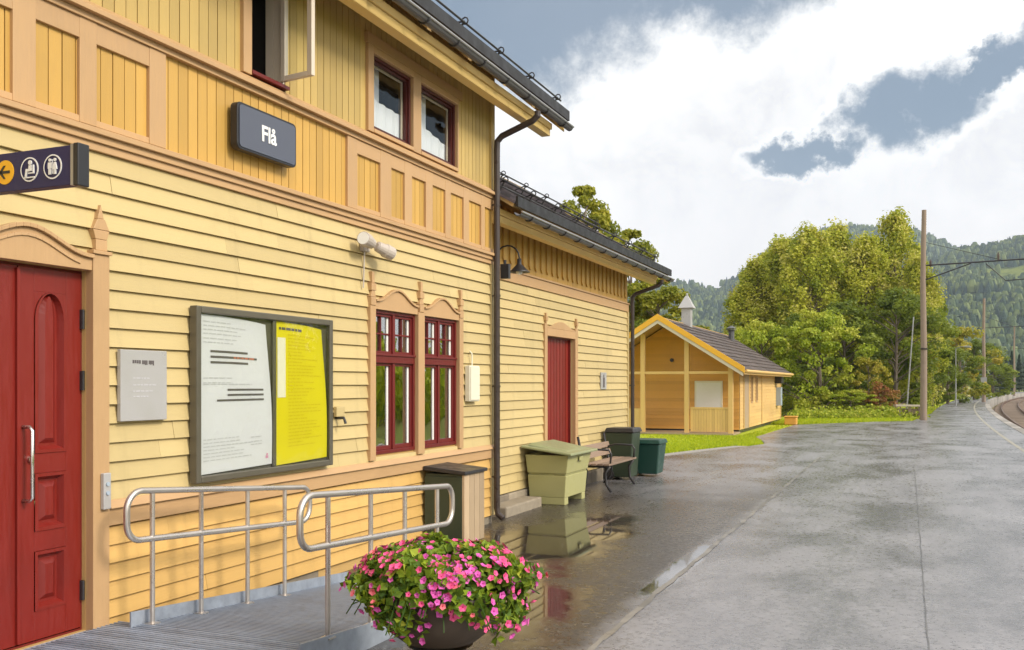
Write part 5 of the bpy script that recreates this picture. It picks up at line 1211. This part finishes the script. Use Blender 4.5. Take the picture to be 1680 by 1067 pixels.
# vent cowl and flue on the ridge
X, Y = at(1127, 38.0); X = HXR+.1; r_ = (1127-840)/FPX; Y = X*(c_+r_*s_)/(r_*c_-s_); zb_ = hz(X); dd = -X*s_+Y*c_
mb = MB(); mb.box(X-.17, X+.17, Y-.17, Y+.17, zb_-.1, zat(506, dd)); mb.build('roof_vent', 'greyplate', hs)
mb = MB(); zt_ = zat(506, dd); w_ = .28; mb.hexa(ring(X-w_, X+w_, Y-w_, Y+w_, zt_+.001), ring(X-.05, X+.05, Y-.05, Y+.05, zat(486, dd))); mb.tube([(X, Y, zat(487, dd)), (X, Y, zat(481, dd))], .03, 6); mb.build('vent_cap', 'greyplate', hs)
r_ = (1200-840)/FPX; X = HXR+.5; Y = X*(c_+r_*s_)/(r_*c_-s_); Y = min(Y, HY1-.3); mb = MB(); mb.tube([(X, Y, hz(X)-.1), (X, Y, hz(X)+.5)], .13, 10); mb.tube([(X, Y, hz(X)+.5), (X, Y, hz(X)+.53)], .22, 10); mb.tube([(X, Y, hz(X)+.58), (X, Y, hz(X)+.70)], [.24, .04], 10); mb.build('flue', 'guttermetal', hs)
# yellow grit box and dark heap beside it
X, Y = gnd(1300, 697); t = thing('storage_box', (X, Y, 0), 'small mustard yellow box at the far corner of the small house', 'box')
mb = MB(); mb.box(X-.30, X+.18, Y-.2, Y+.3, 0, .30); mb.build('box_body', 'housepaint', t, bevel=.03); mb = MB(); mb.box(X-.33, X+.21, Y-.23, Y+.33, .302, .36); mb.build('lid', 'housepaint', t, bevel=.03)

# ------------------------------------------------------------------ poles and catenary
def pole(x, D, ytop, r, lab):
    X, Y = at(x, D); h = zat(ytop, D); t = thing('catenary_pole', (X, Y, 0), lab, 'pole', 'wooden catenary poles along the line')
    mb = MB(); mb.tube([(X, Y, -.1), (X+.02, Y, h*.33), (X-.02, Y, h*.66), (X+.03, Y, h)], [r, r*.9, r*.78, r*.66], 12); mb.build('shaft', 'polewood', t)
    return t, X, Y, h
t, X, Y, h = pole(1515, 44, 345, .155, 'tallest and nearest wooden railway pole, rising from the grass edge of the platform')
za = zat(436, 44)
for z, k in ((za, 6.2), (za-.9, 0)):
    if k: mb = MB(); mb.tube([(X, Y, z), (X+k, Y-.2, z+.12)], .035, 8); mb.tube([(X, Y, z+1.1), (X+3.2, Y-.1, z+.10)], .012, 6); mb.tube([(X, Y, z-.7), (X+2.0, Y-.1, z+.0)], .03, 6); mb.build('bracket_arm', 'darkmetal', t)
mb = MB()
for z in (3.3, 3.34): mb.tube([(X, Y, z), (X, Y, z+.02)], .19, 12)
mb.build('band', 'darkmetal', t)
def insul(t, x, y, z):
    mb = MB(); 
    for i in range(5): mb.tube([(x, y, z+i*.055), (x, y, z+i*.055+.03)], [.075, .045], 10)
    mb.tube([(x, y, z-.05), (x, y, z+.32)], .02, 8); mb.build('insulator', 'insul', t)
insul(t, X+3.1, Y-.1, za+.12); insul(t, X+.30, Y, za-.05)
mb = MB(); mb.tube([(X+2.6, Y-.1, za-.05), (X+3.4, Y-.1, za-.85), (X+5.6, Y-.1, za-.75)], .025, 6); mb.build('registration_arm', 'darkmetal', t)
ws = thing('overhead_wire', (E(48)+1.6, 48, 6), 'thin dark overhead contact wires running above the rail track', 'overhead wires')
mb = MB(); 
for z, dx, sag in ((6.4, 1.7, .0), (7.35, 1.7, .5)):
    ys = [-20, 5, 48, 100, 169, 240]
    for a, b in zip(ys, ys[1:]):
        pts = [(E(a)+dx+(E(b)-E(a))*q, a+(b-a)*q, z-sag*4*q*(1-q)) for q in np.linspace(0, 1, 7)]; mb.tube(pts, .009, 5)
mb.build('wire', 'darkmetal', ws)
t, X, Y, h = pole(1614, 88, 490, .17, 'middle wooden railway pole, farther off beside the end of the path')
mb = MB(); mb.tube([(X, Y, 6.9), (X+3.6, Y, 7.0)], .03, 6); mb.tube([(X, Y, 8.0), (X+2.4, Y, 7.0)], .02, 6); mb.build('bracket_arm', 'darkmetal', t)
mb = MB(); mb.box(X-.25, X+.25, Y-.2, Y+.2, 1.5, 2.3); mb.build('equipment_box', 'zinc', t)
t, X, Y, h = pole(1664, 140, 535, .15, 'most distant wooden railway pole, near the right edge against the dark spruces')
mb = MB(); mb.tube([(X, Y, 6.9), (X+3.2, Y, 7.0)], .03, 6); mb.build('bracket_arm', 'darkmetal', t)
# slim lamp post, and a guy wire built as a thin leaning post
for x, D, yt, lab in ((1568, 72, 572, 'slim pale grey lamp post beside the far path'), (1499, 47, 520, 'thin leaning grey guy wire just left of the nearest wooden pole')):
    X, Y = at(x, D); h = zat(yt, D); lean = .35 if D == 47 else 0
    t = thing('slim_post', (X, Y, 0), lab, 'post'); mb = MB(); mb.tube([(X-lean, Y, -.05), (X, Y, h)], [.04 if D == 47 else .06, .03], 10); mb.build('shaft', 'zinc', t)
    if D == 72: mb = MB(); mb.tube([(X, Y, h), (X+.3, Y-.3, h+.12), (X+.7, Y-.6, h+.1)], .03, 8); mb.tube([(X+.6, Y-.5, h+.09), (X+1.0, Y-.8, h+.07)], [.09, .06], 8); mb.build('lamp_head', 'zinc', t)
# small timber bin store at the pole, fence further on
X, Y = at(1492, 46.0); t = thing('timber_shelter', (X, Y, 0), 'low dark timber stand with a pale top rail beside the nearest wooden pole', 'stand')
mb = MB(); 
for dx in (-.5, -.05, .4): mb.box(X+dx, X+dx+.12, Y-.05, Y+.05, 0, .62)
mb.build('uprights', 'polewood', t); mb = MB(); mb.box(X-.62, X+.62, Y-.12, Y+.3, .60, .68); mb.build('top_rail', 'whiteframe', t); mb = MB(); mb.box(X-.55, X+.5, Y+.06, Y+.1, .1, .5); mb.build('boarding', 'polewood', t)
t = thing('plank_fence', (Lf(60)-1.2, 60, 0), 'low weathered plank fence along the left side of the far path', 'fence')
mb = MB(); y = 52.
while y < 82: x = Lf(y)-1.3; mb.box(x-.02, x+.02, y, y+.20, 0, .62+random.uniform(-.03, .03), random.uniform(-1, 1)); y += .25
mb.build('planks', 'polewood', t)
mb = MB()
for a in range(52, 82, 3): xa_, xb_ = Lf(a)-1.34, Lf(a+3)-1.34; mb.hexa([(xa_-.03, a, .4), (xa_+.01, a, .4), (xb_+.01, a+3, .4), (xb_-.03, a+3, .4)], [(xa_-.03, a, .5), (xa_+.01, a, .5), (xb_+.01, a+3, .5), (xb_-.03, a+3, .5)])
mb.build('rail', 'polewood', t)

# ------------------------------------------------------------------ trees
def crown(kind, n, H_, Rw, base, leafsize, seed, ncl=60):
    g = np.random.default_rng(seed)
    if kind == 'conifer':
        hh = g.uniform(0, 1, n)**.8; z = base+(H_-base)*hh; a = g.uniform(0, 2*np.pi, n); tier = .75+.25*np.sin(hh*60)
        rr = Rw*(1-hh)**.9*tier*g.uniform(.3, 1, n)**.5+.05
        P = np.c_[rr*np.cos(a), rr*np.sin(a), z-rr*.25]; nr = np.c_[np.cos(a), np.sin(a), g.uniform(.2, 1, n)]; v = g.uniform(0, 1, n)
        return P, nr, v
    # clumps of foliage at branch ends inside an uneven envelope
    u = g.uniform(0, 1, ncl)**.85; a = g.uniform(0, 2*np.pi, ncl)
    prof = {'birch': lambda t: np.sin(np.pi*np.clip(t*.88+.10, 0, 1))**.75*(1-.22*t), 'round': lambda t: np.sin(np.pi*np.clip(t*.9+.08, 0, 1))**.55, 'pine': lambda t: np.sin(np.pi*np.clip(t*.8+.18, 0, 1))**.8}[kind]
    lob = 1+.22*np.sin(a*2+seed)+.16*np.sin(a*3+u*7+seed*2)
    rr = Rw*prof(u)*lob*(g.uniform(.2, 1.0, ncl)**.5*1.12)
    C_ = np.c_[rr*np.cos(a), rr*np.sin(a), base+(H_-base)*u*g.uniform(.94, 1.0, ncl)]
    w = g.uniform(.5, 1.4, ncl); w /= w.sum(); idx = g.choice(ncl, n, p=w)
    cs = (Rw*(.145 if kind == 'birch' else .17)+.10)*g.uniform(.5, 1.45, ncl)
    off = g.normal(size=(n, 3)); off /= np.linalg.norm(off, axis=1, keepdims=True); off *= (g.uniform(0, 1, n)**.42)[:, None]
    st = np.array([1, 1, 1.35 if kind == 'birch' else .7])
    P = C_[idx]+off*cs[idx][:, None]*st
    if kind == 'birch': P[:, 2] -= .5*np.abs(g.normal(0, 1, n))*cs[idx]
    cv = g.uniform(.0, 1, ncl); v = np.clip(cv[idx]*.75+g.normal(.12, .13, n), 0, 1)
    return P, off+g.normal(0, .55, (n, 3))+np.array([0, 0, .3]), v, C_
protos = {}
def make_tree(name, kind, mat, n, H_, Rw, base, ls, seed, ncl, trunkr=.16, trunkmat='bark'):
    root = bpy.data.objects.new(name, None); link(root); root['_o'] = (0, 0, 0)
    c = crown(kind, n, H_, Rw, base, ls, seed, ncl); P, nr, v = c[:3]
    g = np.random.default_rng(seed)
    mb = MB(); top = H_*(.94 if kind == 'conifer' else .86); mb.tube([(0, 0, -.1), (.08*Rw*.2, 0, top*.35), (-.05*Rw*.2, .03, top*.7), (0, 0, top)], [trunkr, trunkr*.8, trunkr*.5, trunkr*.15], 8)
    if kind != 'conifer':
        for k in range(0, len(c[3]), 2):
            e = c[3][k]; z0 = max(base*.6, e[2]-.45*math.hypot(e[0], e[1])-.5); mb.tube([(0, 0, z0), (e[0]*.5, e[1]*.5, (z0+e[2])/2+.15), tuple(e)], [trunkr*.32, trunkr*.2, trunkr*.07], 5)
    mb.build('trunk', trunkmat, root)
    rawmesh('crown', leaves(P, nr, ls), 4, np.repeat(v, 2), mat, root)
    return root
used = {}
def put(key, x, D, ytop, wpx, label, cat='tree', group=None, args=None, rot=None):
    X, Y = at(x, D); Ht = zat(ytop, D); wid = wpx*D/FPX
    if key not in used: o = make_tree(*args); used[key] = (o, args[4], args[5]); 
    else: o = copy_tree(used[key][0])
    _, H0, R0 = used[key]; o.location = (X, Y, -.03); s = Ht/H0; sw = (wid/2)/R0*1.12
    o.scale = (sw, sw, s); o.rotation_euler = (0, 0, random.uniform(0, 6.28) if rot is None else rot)
    o['label'] = label; o['category'] = cat
    if group: o['group'] = group
    elif 'group' in o: del o['group']
    return o
BA = ('birch_tree', 'birch', 'leaf_birch', 26000, 12.5, 2.6, 1.0, .165, 21, 230); BB = ('birch_tree', 'birch', 'leaf_birch', 26000, 12.5, 2.6, 1.2, .165, 35, 230); BC = ('birch_tree', 'birch', 'leaf_birch', 26000, 12.5, 2.6, .8, .165, 47, 230)
DK = ('broadleaf_tree', 'round', 'leaf_dark', 9000, 9, 3.0, .4, .24, 5, 80); BR = ('broadleaf_tree', 'round', 'leaf_bright', 10000, 6.5, 2.6, .3, .19, 9, 75)
GB = 'tall birches beyond the small house'
for key, a_, x, D, yt, w_, lab in (
    ('A', BA, 1236, 64, 425, 92, 'leftmost tall birch of the grove, yellowish and lowest of the tall row'),
    ('B', BB, 1284, 66, 388, 100, 'second tall birch from the left in the grove'),
    ('C', BC, 1330, 62, 372, 104, 'tall dense birch left of the middle of the grove'),
    ('A', BA, 1376, 67, 366, 100, 'tall olive birch at the middle of the grove'),
    ('B', BB, 1420, 63, 384, 96, 'birch in the dip of the grove skyline, left of the highest crown'),
    ('C', BC, 1468, 65, 346, 92, 'highest birch of the grove, crown standing above its neighbours left of the pole'),
    ('A', BA, 1504, 61, 420, 70, 'birch directly behind the nearest wooden pole'),
    ('B', BB, 1260, 72, 410, 90, 'birch filling the gap behind the two leftmost birches'), ('C', BC, 1355, 74, 392, 100, 'birch at the back filling the middle of the grove'), ('A', BA, 1445, 73, 398, 90, 'birch at the back just left of the highest crown')):
    put(key, x, D, yt, w_*1.22, lab, 'tree', GB, a_)
GD = 'dark broadleaf trees under the birches'
for x, D, yt, w_, lab in ((1300, 58, 520, 110, 'dark green tree low in the grove behind the bright shrubs on the left'), (1385, 57, 500, 130, 'dark green tree low in the middle of the grove'), (1470, 56, 480, 130, 'dark green tree low in the grove left of the wooden pole'),
    (1530, 66, 470, 46, 'dark green tree just right of the nearest wooden pole'), (1555, 80, 560, 90, 'dark rounded tree behind the slim lamp post'), (1598, 100, 560, 70, 'dark tree just left of the middle wooden pole'), (1630, 120, 590, 70, 'dark tree right of the middle wooden pole'), (1325, 54, 600, 80, 'low dark bush at the foot of the bright shrub')):
    put('D', x, D, yt, w_, lab, 'tree', GD, DK)
GS = 'bright shrubs and small trees'
for x, D, yt, w_, lab in ((1345, 51, 512, 120, 'bright yellow green small tree in front of the grove'), (1250, 52, 530, 110, 'bright green bush showing over the roof of the small house'), (1215, 56, 540, 70, 'bright leafy bush behind the flue of the small house'), (1395, 49, 640, 70, 'low bright bush on the grass right of the small house')):
    put('E', x, D, yt, w_, lab, 'tree', GS, BR)
put('Y', 1425, 50.5, 588, 56, 'small golden yellow tree in front of the dark grove', args=('yellow_tree', 'round', 'leaf_yellow', 4000, 4, 1.4, .3, .15, 13, 40, .07))
put('Y', 1575, 84, 540, 80, 'yellowing tree behind the slim lamp post')
put('R', 1443, 49.5, 628, 44, 'small reddish shrub beside the golden yellow tree', 'shrub', args=('red_shrub', 'round', 'leaf_red', 2500, 2.2, 1.0, .1, .12, 14, 30, .04))
PA = ('pine_tree', 'pine', 'leaf_pine', 13000, 10.5, 2.2, 3.0, .20, 77, 60, .2)
put('P', 958, 36, 300, 128, 'tall yellow green pine rising above the wing roof of the station', 'tree', None, PA)
put('P', 1035, 42, 372, 110, 'lower pine crown behind the end of the wing roof', 'tree', None)
put('P', 1080, 40, 452, 120, 'pine between the station wing and the small house', 'tree', None)
put('D', 1045, 50, 500, 130, 'dark green tree behind the gable of the small house', 'tree', GD)
CF = ('spruce_tree', 'conifer', 'leaf_conifer', 2600, 12, 2.2, .5, .45, 3, 0, .15)
for i, (x, yt) in enumerate(((1628, 592), (1640, 578), (1650, 586), (1660, 576), (1672, 582), (1685, 570), (1616, 600))):
    put('S', x, 190+i*4, yt, 22, 'dark spruce in the distant row at the right edge', 'tree', 'distant dark spruces at the right edge', CF)
# low plants at the foot of the grove
g = np.random.default_rng(5); cs = []
for i in range(900):
    x = g.uniform(1305, 1505); D = g.uniform(45.5, 53); X, Y = at(x, D); r = g.uniform(.15, .5)
    q = g.normal(size=(26, 3))*r*.5; q[:, 2] = np.abs(q[:, 2])*.9; cs.append(q+np.array([X, Y, 0]))
P = np.concatenate(cs); o = rawmesh('undergrowth', leaves(P, g.normal(size=P.shape)+np.array([0, 0, .6]), .13), 4, np.repeat(g.uniform(0, 1, len(P)), 2), 'leaf_bright')
tag(o, 'low bright green undergrowth at the foot of the birch grove', 'undergrowth'); o['kind'] = 'stuff'

# ------------------------------------------------------------------ woods across the railway (seen mirrored in the windows)
g = np.random.default_rng(8); cs = []; nn = 16000
X = g.uniform(15, 46, nn); Y = g.uniform(-8, 62, nn); hgt = 2+(X-15)*.28+2.5*np.sin(X*.7)*np.sin(Y*.55); Z = g.uniform(0, 1, nn)**.6*np.maximum(hgt, 1)
P = np.c_[X, Y, Z-.6]; o = rawmesh('woodland', leaves(P, g.normal(size=P.shape)+np.array([-.5, 0, .5]), .95), 4, np.repeat(g.uniform(0, 1, nn), 2), 'grassblade')
tag(o, 'green woodland rising on the far side of the railway', 'woodland'); o['kind'] = 'stuff'

# ------------------------------------------------------------------ hills
def vnoise(x, y, seed=0):
    xi, yi = np.floor(x).astype(int), np.floor(y).astype(int); fx_, fy = x-xi, y-yi; fx_ = fx_*fx_*(3-2*fx_); fy = fy*fy*(3-2*fy)
    def h(a, b): q = (a*374761393+b*668265263+seed*1442695041) & 0xffffffff; q = ((q ^ (q >> 13))*1274126177) & 0xffffffff; return ((q ^ (q >> 16)) & 0xffff)/65535.
    return (h(xi, yi)*(1-fx_)+h(xi+1, yi)*fx_)*(1-fy)+(h(xi, yi+1)*(1-fx_)+h(xi+1, yi+1)*fx_)*fy
def fbm(x, y, o_=5, seed=0): return sum(vnoise(x*2**k, y*2**k, seed+k)/2**k for k in range(o_))/2
def hill(name, x0, x1, ridge, D0, D1, nx, ny, seed, tree, ts, ntree, wlab):
    us = np.linspace(0, 1, nx); vs = np.linspace(0, 1.25, ny); xs = x0+(x1-x0)*us
    ry = np.interp(xs, [p[0] for p in ridge], [p[1] for p in ridge]); V_ = np.zeros((ny, nx, 3))
    for j, v in enumerate(vs):
        D = D0+(D1-D0)*v; lat = (xs-840)/FPX*D; X = lat*c_-D*s_; Y = lat*s_+D*c_
        zr = (HOR-ry)*D1/FPX+EYE; t = min(v, 1.0); prof = (t**.85) if v <= 1 else 1-(v-1)*1.5
        base = zr*prof*(1+.10*(fbm(X/160, Y/160, 4, seed)-.5)*2*(1-t)) + (fbm(X/60, Y/60, 4, seed+9)-.5)*22*min(1, t*4)*(1-.5*t)
        can = np.maximum(fbm(X/9, Y/9, 3, seed+20)-.35, 0)*tree*min(1, t*8)
        V_[j, :, 0] = X; V_[j, :, 1] = Y; V_[j, :, 2] = base+can-1.0*(t == 0)
    mb = MB(); idx = np.arange(nx*ny).reshape(ny, nx)
    me = bpy.data.meshes.new(name); f = np.stack([idx[:-1, :-1], idx[:-1, 1:], idx[1:, 1:], idx[1:, :-1]], -1).reshape(-1, 4)
    me.from_pydata(V_.reshape(-1, 3).tolist(), [], f.tolist()); me.materials.append(MATS['hillforest'])
    o = bpy.data.objects.new(name, me); link(o); o['kind'] = 'structure'
    # scatter crowns over the slope
    g = np.random.default_rng(seed); fl = V_[(vs > .01) & (vs < 1.03)].reshape(-1, 3); pk = fl[g.choice(len(fl), ntree)]
    den = fbm(pk[:, 0]/90, pk[:, 1]/90+pk[:, 2]/40, 4, seed+40); pk = pk[den > .40+.10*g.uniform(-1, 1, len(pk))]; m = len(pk)
    pk = pk+np.c_[g.normal(0, 2, (m, 2)), np.zeros(m)]; hh = ts*g.uniform(.6, 1.35, m); rr = hh*g.uniform(.22, .42, m); con = g.uniform(0, 1, m) < .55
    K = 6; T = []; 
    for i in range(K):
        a0, a1 = 2*math.pi*i/K, 2*math.pi*(i+1)/K
        lo0 = pk+np.c_[rr*math.cos(a0), rr*math.sin(a0), hh*.05]; lo1 = pk+np.c_[rr*math.cos(a1), rr*math.sin(a1), hh*.05]
        f_ = np.where(con, .55, 1.0); mi0 = pk+np.c_[rr*f_*math.cos(a0), rr*f_*math.sin(a0), hh*.55]; mi1 = pk+np.c_[rr*f_*math.cos(a1), rr*f_*math.sin(a1), hh*.55]
        f2 = np.where(con, .02, .5); t0 = pk+np.c_[rr*f2*math.cos(a0), rr*f2*math.sin(a0), hh]; t1 = pk+np.c_[rr*f2*math.cos(a1), rr*f2*math.sin(a1), hh]
        T += [np.stack([lo0, lo1, mi1, mi0], 1), np.stack([mi0, mi1, t1, t0], 1)]
    T.append(np.stack([pk+np.c_[rr*.5, rr*0, hh-.01], pk+np.c_[rr*0, rr*.5, hh+.3], pk+np.c_[-rr*.5, rr*0, hh-.01], pk+np.c_[rr*0, -rr*.5, hh-.01]], 1))
    vv = np.clip(np.where(con, g.uniform(0, .4, m), g.uniform(.35, 1, m)), 0, 1)
    w = rawmesh('hill_forest', np.concatenate(T).reshape(-1, 3), 4, np.tile(vv, len(T)), 'leaf_hill'); tag(w, wlab, 'forest'); w['kind'] = 'stuff'; return o
leafmat('leaf_hill', [(.015, .040, .026), (.035, .07, .035), (.10, .14, .04), (.18, .22, .06)], .1)
hill('hills', 1490, 2500, [(1490, 470), (1530, 440), (1560, 424), (1600, 412), (1650, 402), (1700, 392), (1900, 330), (2500, 300)], 560, 1250, 420, 170, 3, 4, 8.5, 30000, 'mixed forest covering the hazy hillside at the right edge')
hill('hills', 500, 1620, [(500, 500), (900, 470), (1080, 478), (1115, 466), (1150, 470), (1180, 474), (1215, 450), (1240, 430), (1300, 395), (1400, 375), (1500, 385), (1620, 440)], 900, 1700, 420, 120, 11, 6, 12, 30000, 'dark distant forest on the misty mountain between station and birches')

# ------------------------------------------------------------------ haze
mb = MB(); mb.box(-1900, 1100, -40, 2200, -3.0, 420)
m = bpy.data.materials.new('haze'); m.use_nodes = True; hn = m.node_tree; hn.nodes.clear(); ho = hn.nodes.new('ShaderNodeOutputMaterial'); pv = hn.nodes.new('ShaderNodeVolumePrincipled')
pv.inputs['Color'].default_value = (.70, .83, 1.0, 1); pv.inputs['Density'].default_value = .00021; pv.inputs['Anisotropy'].default_value = .2
hn.links.new(pv.outputs[0], ho.inputs['Volume']); MATS['haze'] = m
USE_HAZE = True
if USE_HAZE:
    o = mb.build('haze', 'haze'); o['kind'] = 'stuff'; o['label'] = 'thin bluish haze filling the valley air'; o['category'] = 'haze'

for o in bpy.data.objects:
    if '_o' in o: del o['_o']
